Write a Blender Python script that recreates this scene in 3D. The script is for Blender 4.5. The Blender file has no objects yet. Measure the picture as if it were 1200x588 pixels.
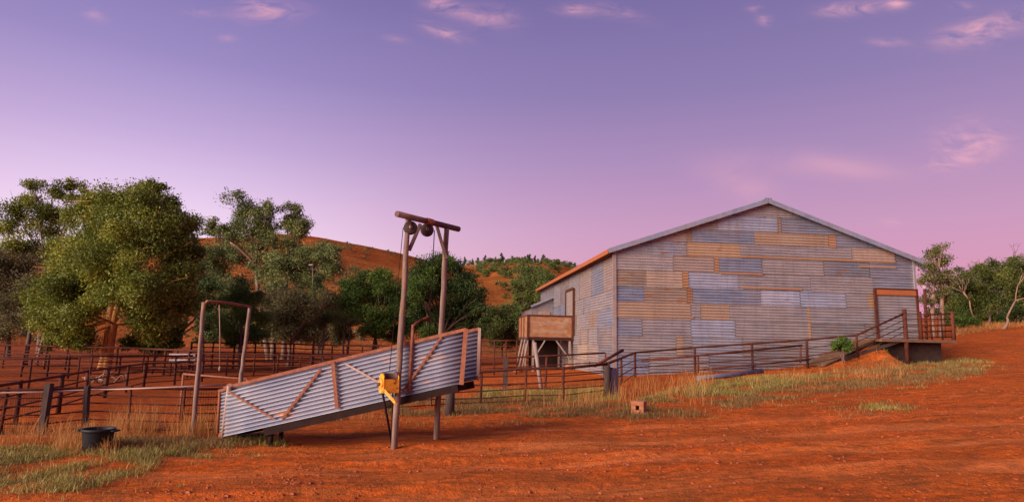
import bpy, bmesh, math, random
import numpy as np
from mathutils import Vector, Matrix, noise

random.seed(7); RNG = np.random.default_rng(11)
SC = bpy.context.scene; COL = SC.collection
R = math.radians

# ------------------------------------------------------------------ camera
F, EYE, ROLL = 740.0, 1.75, 0.020
TH = math.atan(108/740)
EXPO = 2.3
cam = bpy.data.cameras.new('camera'); camo = bpy.data.objects.new('camera', cam); COL.objects.link(camo)
cam.sensor_width = 36; cam.lens = F/1200*36; cam.clip_end = 6000; cam.clip_start = 0.05
Rv, Uv, Fv = Vector((1,0,0)), Vector((0,-math.sin(TH),math.cos(TH))), Vector((0,math.cos(TH),math.sin(TH)))
cX = math.cos(ROLL)*Rv + math.sin(ROLL)*Uv; cY = -math.sin(ROLL)*Rv + math.cos(ROLL)*Uv; cZ = -Fv
camo.matrix_world = Matrix(((cX.x,cY.x,cZ.x,0),(cX.y,cY.y,cZ.y,0),(cX.z,cY.z,cZ.z,EYE),(0,0,0,1)))
SC.camera = camo

def ray(px, py):
    return cX*((px-600)/F) + cY*((294-py)/F) + Fv
def P(px, py, d):
    r = ray(px, py); k = d/r.y
    return Vector((r.x*k, d, EYE + r.z*k))

def h(x, y):                                             # height of the ground, metres
    x = np.asarray(x, float); y = np.asarray(y, float)
    s = (x+2.2)/1.6
    rise = .064*1.6*np.where(s > 20, s, np.log1p(np.exp(np.minimum(s, 20))))
    rise = np.where(rise > 2.9, 2.9 + (rise-2.9)*.25, rise)
    ss = lambda a, b, t: np.clip((t-a)/(b-a), 0, 1)**2*(3-2*np.clip((t-a)/(b-a), 0, 1))
    back = np.clip(y-29, 0, 45)*.062*ss(12, 24, x)
    far = np.clip(y-45, 0, 400)*.02*ss(6, -6, x)
    dx, dy = x-4.492, y-27.3                             # bank of earth pushed up to the landing beside the shed
    ma, mb_ = dx*.99415+dy*.108, -dx*.108+dy*.99415
    rise = rise + 0.9*ss(8.0, 10.9, ma)**1.05*ss(11.7, 10.9, ma)*ss(-3.1, -1.3, mb_)*ss(1.2, .3, mb_)
    rut = 0
    near = ss(22, 10, y)
    for c, a, w, m in ((7.0, .055, .26, -.07), (7.45, .055, .16, .06), (8.6, .055, .28, -.07), (9.1, .055, .16, .055), (9.9, .03, .25, -.04), (10.35, .03, .2, .05), (11.6, .03, .3, -.04)):
        q = (y - (c + a*x + .12*np.sin(x*.55+c)))/w
        rut = rut + m*np.exp(-q*q)*(.45+.55*np.sin(x*.8+c*3)*np.sin(x*.31+c))
    return rise + back + far + near*rut + .025*np.sin(x*.9+1.3)*np.sin(y*.7) + .012*np.sin(x*2.7+y*1.1)
def H(x, y): return float(h(x, y))
def G(px, py):                                           # where the line of sight meets the ground
    r = ray(px, py); d = 5.0
    prev = 2.0; y = 2.0
    while y < 300:
        k = y/r.y
        if EYE + r.z*k < H(r.x*k, y): break
        prev = y; y *= 1.05
    a, b = prev, y
    for _ in range(18):
        m = (a+b)/2; k = m/r.y
        if EYE + r.z*k < H(r.x*k, m): b = m
        else: a = m
    k = b/r.y
    return Vector((r.x*k, b, H(r.x*k, b)))
def on(x, y, up=0): return Vector((x, y, H(x, y)+up))
def PG(px, d):                                           # ground point under a picture column at depth d
    p = P(px, 400, d); return on(p.x, p.y)

# ------------------------------------------------------------------ sky and sun
SUN_EL, SUN_DIR = R(20), Vector((-.80, -.60))
SUN_DIR.normalize()
W = bpy.data.worlds.new('World'); SC.world = W; W.use_nodes = True
nt = W.node_tree; nt.nodes.clear()
def lin(c):
    return tuple(((v/255)/12.92 if v/255 <= .04045 else ((v/255+.055)/1.055)**2.4) for v in c)
class NT:
    def __init__(s, t): s.t = t
    def n(s, kind, **kw):
        o = s.t.nodes.new(kind)
        for k, v in kw.items(): setattr(o, k, v)
        return o
    def l(s, a, b): s.t.links.new(a, b)
    def put(s, sock, v):
        if isinstance(v, bpy.types.NodeSocket): s.l(v, sock)
        else: sock.default_value = v
    def m(s, op, a, b=0.0, c=None, clamp=False):
        o = s.n('ShaderNodeMath', operation=op, use_clamp=clamp)
        s.put(o.inputs[0], a); s.put(o.inputs[1], b)
        if c is not None: s.put(o.inputs[2], c)
        return o.outputs[0]
    def mix(s, f, a, b, blend='MIX'):
        o = s.n('ShaderNodeMix', data_type='RGBA', blend_type=blend)
        s.put(o.inputs[0], f)
        for i, v in ((6, a), (7, b)):
            if not isinstance(v, bpy.types.NodeSocket): v = (*v[:3], 1)
            s.put(o.inputs[i], v)
        return o.outputs[2]
    def ramp(s, f, stops, interp='LINEAR'):
        o = s.n('ShaderNodeValToRGB'); e = o.color_ramp.elements; o.color_ramp.interpolation = interp
        while len(e) < len(stops): e.new(.5)
        for i, (p, c) in enumerate(stops):
            e[i].position = p; e[i].color = (*c[:3], 1) if not isinstance(c, (int, float)) else (c, c, c, 1)
        s.put(o.inputs[0], f); return o.outputs[0]
    def noise(s, scale, detail=4, rough=.55, vec=None, dist=0):
        o = s.n('ShaderNodeTexNoise'); o.inputs['Scale'].default_value = scale; o.inputs['Detail'].default_value = detail
        o.inputs['Roughness'].default_value = rough; o.inputs['Distortion'].default_value = dist
        if vec is not None: s.l(vec, o.inputs['Vector'])
        return o.outputs[0]
    def mapping(s, vec, scale=(1,1,1), rot=(0,0,0), loc=(0,0,0)):
        o = s.n('ShaderNodeMapping'); o.inputs['Scale'].default_value = scale; o.inputs['Rotation'].default_value = rot
        o.inputs['Location'].default_value = loc; s.l(vec, o.inputs['Vector']); return o.outputs[0]
w = NT(nt)
tc = w.n('ShaderNodeTexCoord'); sep = w.n('ShaderNodeSeparateXYZ'); w.l(tc.outputs['Generated'], sep.inputs[0])
X_, Y_, Z_ = sep.outputs
el = w.m('DIVIDE', w.m('ARCSINE', Z_), R(40))            # 0 at the horizon, 1 at 40 degrees up
DEG = lambda d: d/40
base = w.ramp(el, [(0, lin((222,148,180))), (DEG(5), lin((220,150,184))), (DEG(10), lin((202,150,190))), (DEG(16), lin((172,138,186))),
                   (DEG(22), lin((143,123,176))), (DEG(30), lin((121,107,164))), (1, lin((100,94,155)))])
glow = w.ramp(el, [(0, lin((255,236,250))), (DEG(7), lin((255,231,251))), (DEG(11), lin((235,206,241))), (DEG(16), lin((198,172,220))),
                   (DEG(22), lin((158,140,198))), (DEG(30), lin((124,112,174))), (1, lin((100,94,155)))])
az = w.m('ARCTAN2', X_, Y_)
gd = w.m('DIVIDE', w.m('ADD', az, R(32)), R(25))
gw = w.m('POWER', 2.718, w.m('MULTIPLY', w.m('MULTIPLY', gd, gd), -1.0))
skyc = w.mix(gw, base, glow)
# pink wisps of cloud
Yc = w.m('MAXIMUM', Y_, .02)
u_ = w.m('DIVIDE', X_, Yc); v_ = w.m('DIVIDE', Z_, Yc)
cv = w.n('ShaderNodeCombineXYZ'); w.l(u_, cv.inputs[0]); w.l(v_, cv.inputs[1])
wisp = w.noise(1, 6, .62, w.mapping(cv.outputs[0], (16, 44, 1), (0, 0, -.12)), .8)
soft = w.noise(1, 4, .55, w.mapping(cv.outputs[0], (5, 9, 1), (0, 0, -.1)), .5)
tot = None
for px, py, sx, sy, ang, amt, tex in ((312,12,42,15,.0,.9,wisp), (522,8,26,11,.25,1.0,wisp), (572,20,34,15,.1,.75,wisp), (520,38,30,8,.3,.7,wisp), (673,12,22,7,.05,1.1,wisp),
        (720,14,40,10,.2,.35,wisp), (896,24,10,7,.1,.7,wisp), (884,10,10,5,0,.5,wisp), (998,11,38,9,-.12,1.0,wisp), (1050,4,16,9,0,1.2,wisp), (1040,50,26,6,0,.45,wisp), (1152,36,60,16,-.28,1.05,wisp),
        (1128,9,14,6,0,.6,wisp), (1138,168,34,22,-.2,.9,wisp), (1110,190,22,8,-.2,.6,wisp), (1000,198,50,12,.05,.42,soft), (865,212,40,16,.35,.5,soft), (1045,262,10,5,0,.5,wisp), (465,47,18,5,.2,.35,wisp),
        (265,45,12,5,.1,.35,wisp), (232,15,20,6,.1,.35,wisp), (110,18,16,8,.4,.35,wisp), (920,190,60,14,0,.35,soft)):
    c = P(px, py, 1); cu, cvv = c.x, c.z-EYE
    a = w.m('SUBTRACT', u_, cu); b = w.m('SUBTRACT', v_, cvv)
    ca, sa = math.cos(-ang), math.sin(-ang)
    p = w.m('MULTIPLY', w.m('ADD', w.m('MULTIPLY', a, ca), w.m('MULTIPLY', b, sa)), F/(sx*(.78 if py < 60 else 1)))
    q = w.m('MULTIPLY', w.m('SUBTRACT', w.m('MULTIPLY', b, ca), w.m('MULTIPLY', a, sa)), F/(sy*(.8 if py < 60 else 1)))
    d2 = w.m('ADD', w.m('MULTIPLY', p, p), w.m('MULTIPLY', q, q))
    g = w.m('MULTIPLY', w.m('POWER', 2.718, w.m('MULTIPLY', d2, -.8)), amt)
    g = w.m('MULTIPLY', g, w.m('MULTIPLY', w.m('SUBTRACT', tex, .36 if tex is wisp else .25), 3.3 if tex is wisp else 2.2, clamp=True))
    tot = g if tot is None else w.m('ADD', tot, g)
skyc = w.mix(w.m('MULTIPLY', w.m('MINIMUM', tot, 1.0), .8, clamp=True), skyc, lin((250,178,192)))
bg = w.n('ShaderNodeBackground'); w.l(skyc, bg.inputs[0]); bg.inputs[1].default_value = .97/2**EXPO
nish = w.n('ShaderNodeTexSky', sky_type='NISHITA'); nish.sun_disc = False
nish.sun_elevation = R(1.5); nish.sun_rotation = math.atan2(SUN_DIR.x, SUN_DIR.y)
bg2 = w.n('ShaderNodeBackground'); w.l(nish.outputs[0], bg2.inputs[0]); bg2.inputs[1].default_value = .004
add = w.n('ShaderNodeAddShader'); w.l(bg.outputs[0], add.inputs[0]); w.l(bg2.outputs[0], add.inputs[1])
out = w.n('ShaderNodeOutputWorld'); w.l(add.outputs[0], out.inputs[0])

sl = bpy.data.lights.new('sun', 'SUN'); sl.energy = 1.5; sl.angle = R(42); sl.color = (1, .85, .72)
so = bpy.data.objects.new('sun', sl); COL.objects.link(so)
sdir = Vector((SUN_DIR.x*math.cos(SUN_EL), SUN_DIR.y*math.cos(SUN_EL), math.sin(SUN_EL)))
so.rotation_euler = sdir.to_track_quat('Z', 'Y').to_euler(); so.location = (-30, -20, 30)
SC.view_settings.view_transform = 'Standard'; SC.view_settings.look = 'None'
SC.view_settings.exposure = EXPO; SC.view_settings.gamma = 1

# ------------------------------------------------------------------ materials
def mat(name, col, rough=.7, metal=0, col2=None, scale=6, stretch=(1,1,1), bump=0, bscale=40, col3=None, c3lo=.58, c3hi=.66, c3scale=3, spec=.5, streak=0):
    m = bpy.data.materials.new(name); m.use_nodes = True; t = NT(m.node_tree)
    b = m.node_tree.nodes['Principled BSDF']; b.inputs['Roughness'].default_value = rough; b.inputs['Metallic'].default_value = metal
    b.inputs['Specular IOR Level'].default_value = spec
    tc = t.n('ShaderNodeTexCoord').outputs['Object']
    geo = t.n('ShaderNodeNewGeometry').outputs['Position']
    c = (*col, 1)
    if col2 is not None:
        nz = t.noise(scale, 5, .6, t.mapping(geo, stretch))
        c = t.mix(t.ramp(nz, [(.35, 0), (.65, 1)]), col, col2)
    if col3 is not None:
        nz = t.noise(c3scale, 6, .65, t.mapping(geo, stretch, loc=(3, 7, 1)))
        c = t.mix(t.ramp(nz, [(c3lo, 0), (c3hi, 1)]), c, col3)
    if streak:                                            # rain-washed runs of dirt and rust down the sheets
        nz = t.noise(1.0, 5, .65, t.mapping(geo, (5, 5, .45), loc=(1, 2, 5)), .2)
        c = t.mix(t.ramp(nz, [(.46, 0), (.70, streak)]), c, (.17,.115,.095))
        nz = t.noise(1.0, 4, .6, t.mapping(geo, (.5, .5, .8), loc=(8, 1, 3)), .3)
        c = t.mix(t.ramp(nz, [(.42, 0), (.66, streak*.7)]), c, (.42,.31,.24))
    t.put(b.inputs['Base Color'], c)
    if bump:
        bp = t.n('ShaderNodeBump'); bp.inputs['Strength'].default_value = bump; bp.inputs['Distance'].default_value = .01
        t.l(t.noise(bscale, 5, .6, geo), bp.inputs['Height']); t.l(bp.outputs[0], b.inputs['Normal'])
    return m
def metal(name, a, b, rust=(.30,.11,.035), amt=(.62,.72), metalness=.35, rough=.48):
    return mat(name, a, rough, metalness, b, 1.3, (1, 1, 5), .12, 25, rust, amt[0], amt[1], 1.6, streak=.36)
M = {}
M['zinc_grey']   = metal('zinc_grey', (.235,.215,.235), (.33,.285,.295))
M['zinc_blue']   = metal('zinc_blue', (.155,.175,.255), (.235,.25,.33), amt=(.7,.8))
M['zinc_light']  = metal('zinc_light', (.26,.28,.38), (.36,.37,.46), amt=(.72,.82))
M['zinc_tan']    = metal('zinc_tan', (.285,.225,.215), (.36,.275,.25), amt=(.6,.75))
M['zinc_orange'] = metal('zinc_orange', (.33,.20,.125), (.30,.215,.175), amt=(.6,.75), metalness=.2)
M['zinc_rust']   = metal('zinc_rust', (.31,.125,.05), (.26,.14,.08), metalness=.05, rough=.8)
M['zinc_roof']   = metal('zinc_roof', (.20,.225,.31), (.28,.30,.39), amt=(.75,.85))
M['ramp_zinc']   = mat('ramp_zinc', (.24,.245,.32), .45, .35, (.34,.325,.38), 1.2, (1,1,3), .1, 30, (.56,.30,.17), .60, .72, 1.4)
M['ramp_rust']   = mat('ramp_rust', (.20,.052,.022), .85, 0, (.30,.105,.05), 12, (1,1,1), .3, 60)
M['rust_dark']   = mat('rust_dark', (.052,.015,.010), .9, 0, (.095,.026,.015), 8, (1,1,1), .3, 60, spec=.15)
M['rust_red']    = mat('rust_red', (.085,.022,.014), .9, 0, (.13,.036,.02), 6, (1,1,1), .3, 60, spec=.15)
M['rust_orange'] = mat('rust_orange', (.36,.085,.016), .8, 0, (.26,.08,.025), 5, (1,1,1), .2, 60)
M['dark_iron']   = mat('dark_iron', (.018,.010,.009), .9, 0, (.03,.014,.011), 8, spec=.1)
M['pale_pipe']   = mat('pale_pipe', (.42,.27,.22), .6, .1, (.32,.18,.13), 3, (1,1,1), .2, 60)
M['pole_wood']   = mat('pole_wood', (.25,.15,.115), .85, 0, (.13,.075,.055), 7, (5,5,.5), .7, 50, (.32,.14,.06), .56, .66, 2.2)
M['beam_rust']   = mat('beam_rust', (.06,.022,.020), .75, 0, (.15,.06,.05), 6, (1,1,1), .2, 50)
M['post_wood']   = mat('post_wood', (.032,.017,.014), .95, 0, (.065,.034,.027), 8, (4,4,.6), .5, 40)
M['grey_wood']   = mat('grey_wood', (.30,.21,.18), .9, 0, (.20,.13,.11), 6, (4,4,.6), .4, 40)
M['deck_panel']  = mat('deck_panel', (.33,.155,.07), .75, .05, (.24,.085,.032), 2.5, (1,1,2), .2, 40, (.30,.20,.17), .58, .66, 1.7)
M['stain']       = mat('stain', (.20,.13,.11), .8, 0, (.34,.18,.09), 4, (1,1,2.5))
M['yellow']      = mat('yellow', (.88,.36,.010), .55, 0, (.70,.25,.012), 18, (1,1,1), .35, 70, (.20,.06,.018), .55, .62, 16)
M['tub_black']   = mat('tub_black', (.010,.010,.013), .6, 0, (.018,.016,.016), 6, spec=.25)
M['water']       = mat('water', (.03,.025,.025), .06)
M['sheet_grey']  = mat('sheet_grey', (.13,.14,.19), .5, .4, (.19,.19,.24), 4)
M['concrete']    = mat('concrete', (.11,.050,.028), .9, 0, (.17,.075,.04), 4, (1,1,1), .5, 20)
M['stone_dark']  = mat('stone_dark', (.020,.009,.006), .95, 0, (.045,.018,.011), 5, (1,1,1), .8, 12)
M['earth']       = mat('earth', (.26,.058,.014), .95, 0, (.085,.032,.013), 2.2, (1,1,1), 1.0, 9, (.16,.11,.03), .55, .66, 3.5)
M['deck_wood']   = mat('deck_wood', (.16,.07,.032), .9, 0, (.09,.04,.02), 6, (1,1,1), .5, 30)
M['white_paint'] = mat('white_paint', (.36,.29,.30), .7, 0, (.25,.18,.17), 9)
M['brick']       = mat('brick', (.42,.16,.07), .9, 0, (.32,.11,.05), 12, (1,1,1), .4, 40)
M['bark_orange'] = mat('bark_orange', (.76,.33,.09), .85, 0, (.46,.19,.065), 3, (2,2,.7), .5, 20, (.20,.09,.06), .60, .66, 2.2)
M['bark_pale']   = mat('bark_pale', (.32,.19,.12), .85, 0, (.20,.11,.075), 3, (2,2,.7), .4, 20)
M['bark_grey']   = mat('bark_grey', (.12,.07,.055), .9, 0, (.18,.105,.08), 4, (3,3,.7), .5, 20)
M['bark_dark']   = mat('bark_dark', (.065,.038,.03), .9, 0, (.11,.06,.045), 4, (3,3,.7), .5, 20)
M['lead']        = mat('lead', (.20,.11,.08), .6, 0, (.28,.15,.11), 20)
def leaf_mat(name, cols, trans=.25):
    m = bpy.data.materials.new(name); m.use_nodes = True; t = NT(m.node_tree); b = m.node_tree.nodes['Principled BSDF']
    at = t.n('ShaderNodeAttribute', attribute_name='tone')
    n = len(cols)
    c = t.ramp(at.outputs['Fac'], [(i/(n-1), k) for i, k in enumerate(cols)])
    t.l(c, b.inputs['Base Color']); b.inputs['Roughness'].default_value = .6; b.inputs['Specular IOR Level'].default_value = .25
    tr = t.n('ShaderNodeBsdfTranslucent'); t.l(c, tr.inputs[0])
    mx = t.n('ShaderNodeMixShader'); mx.inputs[0].default_value = trans
    t.l(b.outputs[0], mx.inputs[1]); t.l(tr.outputs[0], mx.inputs[2])
    t.l(mx.outputs[0], m.node_tree.nodes['Material Output'].inputs[0]); return m
M['leaf_big']    = leaf_mat('leaf_big', [(.070,.088,.011), (.165,.19,.024), (.33,.325,.045)])
M['leaf_gum']    = leaf_mat('leaf_gum', [(.085,.088,.030), (.15,.145,.045), (.25,.21,.07)])
M['leaf_gumcool']= leaf_mat('leaf_gumcool', [(.085,.105,.034), (.155,.18,.055), (.26,.26,.08)])
M['leaf_green']  = leaf_mat('leaf_green', [(.035,.065,.010), (.075,.13,.018), (.14,.20,.028)])
M['leaf_dark']   = leaf_mat('leaf_dark', [(.025,.045,.011), (.048,.082,.018), (.085,.125,.028)])
M['leaf_scrub']  = leaf_mat('leaf_scrub', [(.080,.072,.030), (.14,.122,.046), (.22,.18,.066)])
M['leaf_bright'] = leaf_mat('leaf_bright', [(.075,.115,.012), (.14,.20,.02), (.22,.28,.035)])
M['leaf_right']  = leaf_mat('leaf_right', [(.040,.056,.012), (.082,.102,.019), (.16,.16,.033)])
M['leaf_olive']  = leaf_mat('leaf_olive', [(.060,.080,.020), (.105,.130,.028), (.16,.175,.04)])
M['grass_green'] = leaf_mat('grass_green', [(.16,.135,.030), (.30,.235,.058), (.46,.33,.10)], .3)
M['grass_dull']  = leaf_mat('grass_dull', [(.14,.075,.026), (.22,.135,.042), (.34,.19,.07)], .3)
M['grass_dry']   = leaf_mat('grass_dry', [(.36,.14,.035), (.50,.22,.06), (.60,.33,.12)], .35)

# ------------------------------------------------------------------ mesh helpers
class MB:
    def __init__(s): s.v = []; s.f = []; s.mi = []; s.sm = []
    def face(s, pts, mi=0, smooth=False):
        n = len(s.v); s.v += [tuple(p) for p in pts]; s.f.append(tuple(range(n, n+len(pts)))); s.mi.append(mi); s.sm.append(smooth)
    def box(s, c, size, rot=None, mi=0, bev=0):
        c = Vector(c); hx, hy, hz = size[0]/2, size[1]/2, size[2]/2
        rot = rot or Matrix.Identity(3)
        n = len(s.v)
        for x in (-1,1):
            for y in (-1,1):
                for z in (-1,1): s.v.append(tuple(c + rot @ Vector((x*hx, y*hy, z*hz))))
        for f in ((0,1,3,2),(4,6,7,5),(0,4,5,1),(2,3,7,6),(0,2,6,4),(1,5,7,3)):
            s.f.append(tuple(n+i for i in f)); s.mi.append(mi); s.sm.append(False)
    def beam(s, a, b, wdt, hgt, up=(0,0,1), mi=0):
        a, b = Vector(a), Vector(b); d = (b-a); L = d.length; d.normalize(); up = Vector(up)
        if abs(d.dot(up)) > .98: up = Vector((0,1,0))
        sd = d.cross(up).normalized(); u2 = sd.cross(d)
        s.box((a+b)/2, (L, wdt, hgt), Matrix((d, sd, u2)).transposed(), mi)
    def tube(s, pts, rad, n=8, mi=0, caps=True):
        pts = [Vector(p) for p in pts]
        if not hasattr(rad, '__len__'): rad = [rad]*len(pts)
        st = len(s.v); prev = None
        for i, p in enumerate(pts):
            d = (pts[min(i+1, len(pts)-1)] - pts[max(i-1, 0)])
            if d.length < 1e-9: d = Vector((0,0,1))
            d.normalize()
            if prev is None:
                a = d.cross(Vector((0,0,1)) if abs(d.z) < .9 else Vector((0,1,0))).normalized()
            else:
                a = (prev - d*prev.dot(d)).normalized()
            prev = a; b = d.cross(a)
            for k in range(n):
                t = 2*math.pi*k/n; s.v.append(tuple(p + (a*math.cos(t)+b*math.sin(t))*rad[i]))
        for i in range(len(pts)-1):
            for k in range(n):
                k2 = (k+1) % n
                s.f.append((st+i*n+k, st+i*n+k2, st+(i+1)*n+k2, st+(i+1)*n+k)); s.mi.append(mi); s.sm.append(True)
        if caps:
            s.f.append(tuple(st+k for k in range(n))[::-1]); s.mi.append(mi); s.sm.append(False)
            e = st+(len(pts)-1)*n; s.f.append(tuple(e+k for k in range(n))); s.mi.append(mi); s.sm.append(False)
    def lathe(s, c, prof, n=24, axis=None, mi=0, smooth=True):
        c = Vector(c); rot = axis or Matrix.Identity(3); st = len(s.v)
        for r, z in prof:
            for k in range(n):
                t = 2*math.pi*k/n; s.v.append(tuple(c + rot @ Vector((r*math.cos(t), r*math.sin(t), z))))
        for i in range(len(prof)-1):
            for k in range(n):
                k2 = (k+1) % n
                s.f.append((st+i*n+k, st+i*n+k2, st+(i+1)*n+k2, st+(i+1)*n+k)); s.mi.append(mi); s.sm.append(smooth)
    def ball(s, c, r, n=8, sq=(1,1,1), jit=0):
        st = len(s.v); c = Vector(c); rows = n//2
        for i in range(rows+1):
            th = math.pi*i/rows
            for k in range(n):
                ph = 2*math.pi*k/n; j = 1+random.uniform(-jit, jit)
                s.v.append((c.x+r*sq[0]*j*math.sin(th)*math.cos(ph), c.y+r*sq[1]*j*math.sin(th)*math.sin(ph), c.z+r*sq[2]*j*math.cos(th)))
        for i in range(rows):
            for k in range(n):
                s.f.append((st+i*n+k, st+(i+1)*n+k, st+(i+1)*n+(k+1)%n, st+i*n+(k+1)%n)); s.mi.append(0); s.sm.append(True)
    def build(s, name, mats, parent=None, origin=None, bevel=0, merge=False):
        if not isinstance(mats, (list, tuple)): mats = [mats]
        o0 = Vector(origin) if origin is not None else Vector((0,0,0))
        p = parent
        while p is not None: o0 = o0 + p.location if origin is None else o0; p = p.parent
        me = bpy.data.meshes.new(name)
        me.from_pydata([(v[0]-o0.x, v[1]-o0.y, v[2]-o0.z) for v in s.v], [], s.f)
        for m in mats: me.materials.append(m)
        me.polygons.foreach_set('material_index', s.mi); me.polygons.foreach_set('use_smooth', s.sm)
        me.update()
        if merge:
            bm = bmesh.new(); bm.from_mesh(me); bmesh.ops.remove_doubles(bm, verts=bm.verts, dist=.0008); bm.to_mesh(me); bm.free(); me.update()
        o = bpy.data.objects.new(name, me); COL.objects.link(o)
        if parent is not None: o.parent = parent
        elif origin is not None: o.location = o0
        if bevel:
            bv = o.modifiers.new('bevel', 'BEVEL'); bv.width = bevel; bv.segments = 2; bv.limit_method = 'ANGLE'
        return o
def tag(o, label=None, cat=None, group=None, kind=None):
    if label: o['label'] = label
    if cat: o['category'] = cat
    if group: o['group'] = group
    if kind: o['kind'] = kind
    return o
def thing(name, loc, label, cat, group=None):
    o = bpy.data.objects.new(name, None); COL.objects.link(o); o.location = loc; o.empty_display_size = .2
    return tag(o, label, cat, group)
def np_mesh(name, V, Fc, m, tone=None, smooth=False, parent=None, origin=None):
    """V (n,3), Fc (k,4) quads"""
    me = bpy.data.meshes.new(name)
    o0 = np.array(origin if origin is not None else (parent.location if parent else (0,0,0)), float)
    V = V - o0
    k, c = Fc.shape
    me.vertices.add(len(V)); me.vertices.foreach_set('co', V.astype(np.float32).ravel())
    me.loops.add(k*c); me.loops.foreach_set('vertex_index', Fc.astype(np.int32).ravel())
    me.polygons.add(k); me.polygons.foreach_set('loop_start', np.arange(0, k*c, c, dtype=np.int32))
    me.polygons.foreach_set('use_smooth', np.full(k, smooth))
    me.materials.append(m)
    me.update(calc_edges=True)
    if tone is not None:
        a = me.attributes.new('tone', 'FLOAT', 'FACE'); a.data.foreach_set('value', tone.astype(np.float32))
    o = bpy.data.objects.new(name, me); COL.objects.link(o)
    if parent is not None: o.parent = parent
    elif origin is not None: o.location = origin
    return o

# ------------------------------------------------------------------ ground
def axis_pts(segs):
    r = []
    for a, b, n, g in segs:
        t = np.linspace(0, 1, n, endpoint=False); r.append(a + (b-a)*t**g)
    r.append(np.array([segs[-1][1]])); return np.concatenate(r)
gx = np.concatenate([-axis_pts([(26, 1500, 45, 2.6)])[::-1], np.linspace(-25.8, 25.8, 259), axis_pts([(26, 1500, 45, 2.6)])])
gy = np.concatenate([np.array([-80, -40, -20, -10, -5, -2, 0, 1.5]), np.linspace(3, 16, 200), np.linspace(16.2, 50, 110), axis_pts([(51, 1800, 60, 2.4)])])
GX, GY = np.meshgrid(gx, gy)
GZ = h(GX, GY)
rg = RNG.normal(0, 1, GZ.shape); rg = (rg + np.roll(rg, 1, 0) + np.roll(rg, 1, 1) + np.roll(rg, (1,1), (0,1)))/4
GZ = GZ + rg*.016*np.clip((22-GY)/10, 0, 1)*(np.abs(GX) < 25)
nx, ny = len(gx), len(gy)
idx = np.arange(nx*ny).reshape(ny, nx)
quads = np.stack([idx[:-1,:-1], idx[:-1,1:], idx[1:,1:], idx[1:,:-1]], -1).reshape(-1, 4)
def ground_mat():
    m = bpy.data.materials.new('red_earth'); m.use_nodes = True; t = NT(m.node_tree); b = m.node_tree.nodes['Principled BSDF']
    g = t.n('ShaderNodeNewGeometry').outputs['Position']
    big = t.noise(.22, 5, .6, t.mapping(g, (1, 2.2, 1)), .4)
    c = t.mix(t.ramp(big, [(.35, 0), (.65, 1)]), (.68,.105,.013), (.78,.150,.020))
    streak = t.noise(1.0, 6, .65, t.mapping(g, (.5, 3.2, 1), (0,0,.05)), .6)
    c = t.mix(t.ramp(streak, [(.50, 0), (.74, .6)]), c, (.62,.19,.06))
    c = t.mix(t.ramp(t.noise(.9, 5, .6, t.mapping(g, (.55, 2.6, 1), loc=(5,3,0)), .5), [(.54, 0), (.70, .7)]), c, (.30,.050,.009))
    mid = t.noise(7, 5, .7, g)
    c = t.mix(t.ramp(mid, [(.40, 0), (.62, .85)]), c, (.30,.066,.016))
    fine = t.noise(38, 4, .75, g)
    c = t.mix(t.ramp(fine, [(.56, 0), (.66, .7)]), c, (.60,.22,.09))
    c = t.mix(t.ramp(t.noise(52, 3, .7, t.mapping(g, loc=(9,2,4))), [(.54, 0), (.62, .85)]), c, (.14,.042,.017))
    # litter and dark worn soil inside the yards behind the fences
    c = t.mix(t.ramp(t.noise(.55, 6, .7, t.mapping(g, (.8, 1.9, 1), loc=(11,4,0)), .6), [(.46, 0), (.62, .65)]), c, (.25,.075,.023))
    c = t.mix(t.ramp(t.noise(2.4, 6, .75, t.mapping(g, (.7, 1.6, 1), loc=(1,14,0)), .4), [(.50, 0), (.66, .75)]), c, (.17,.056,.020))
    sp = t.n('ShaderNodeSeparateXYZ'); t.l(g, sp.inputs[0])
    tn = t.noise(1.6, 6, .72, t.mapping(g, (.45, 2.6, 1), loc=(2,9,0)), .5)
    for cc, aa, ww in ((7.0,.055,.30),(8.6,.055,.34),(9.9,.03,.30),(11.6,.03,.32)):   # pale dust pressed hard by wheels
        q = t.m('DIVIDE', t.m('SUBTRACT', t.m('SUBTRACT', sp.outputs[1], cc), t.m('ADD', t.m('MULTIPLY', sp.outputs[0], aa), t.m('MULTIPLY', t.m('SINE', t.m('MULTIPLY', sp.outputs[0], .4)), .15))), ww)
        gq = t.m('POWER', 2.718, t.m('MULTIPLY', t.m('MULTIPLY', q, q), -1.0))
        c = t.mix(t.m('MULTIPLY', gq, t.ramp(tn, [(.42, 0), (.62, .62)])), c, (.74,.205,.066))
    yard = t.m('MULTIPLY', t.ramp(t.m('DIVIDE', t.m('SUBTRACT', sp.outputs[1], 11.0), 6.0), [(0, 0), (1, 1)]), t.ramp(t.m('DIVIDE', t.m('ADD', sp.outputs[0], 6), -8.0), [(0, 0), (1, 1)]))
    c = t.mix(t.m('MULTIPLY', yard, .72), c, t.mix(t.ramp(t.noise(3, 5, .7, g), [(.4, 0), (.6, 1)]), (.30,.055,.018), (.13,.04,.018)))
    t.l(c, b.inputs['Base Color']); b.inputs['Roughness'].default_value = .95; b.inputs['Specular IOR Level'].default_value = .02
    hh = t.m('ADD', t.m('MULTIPLY', mid, .7), t.m('ADD', t.m('MULTIPLY', fine, .35), t.m('MULTIPLY', streak, .5)))
    bp = t.n('ShaderNodeBump'); bp.inputs['Strength'].default_value = 1; bp.inputs['Distance'].default_value = .11
    t.l(hh, bp.inputs['Height']); t.l(bp.outputs[0], b.inputs['Normal']); return m
M['ground'] = ground_mat()
tag(np_mesh('ground', np.stack([GX.ravel(), GY.ravel(), GZ.ravel()], 1), quads, M['ground'], smooth=True), kind='structure')

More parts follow.
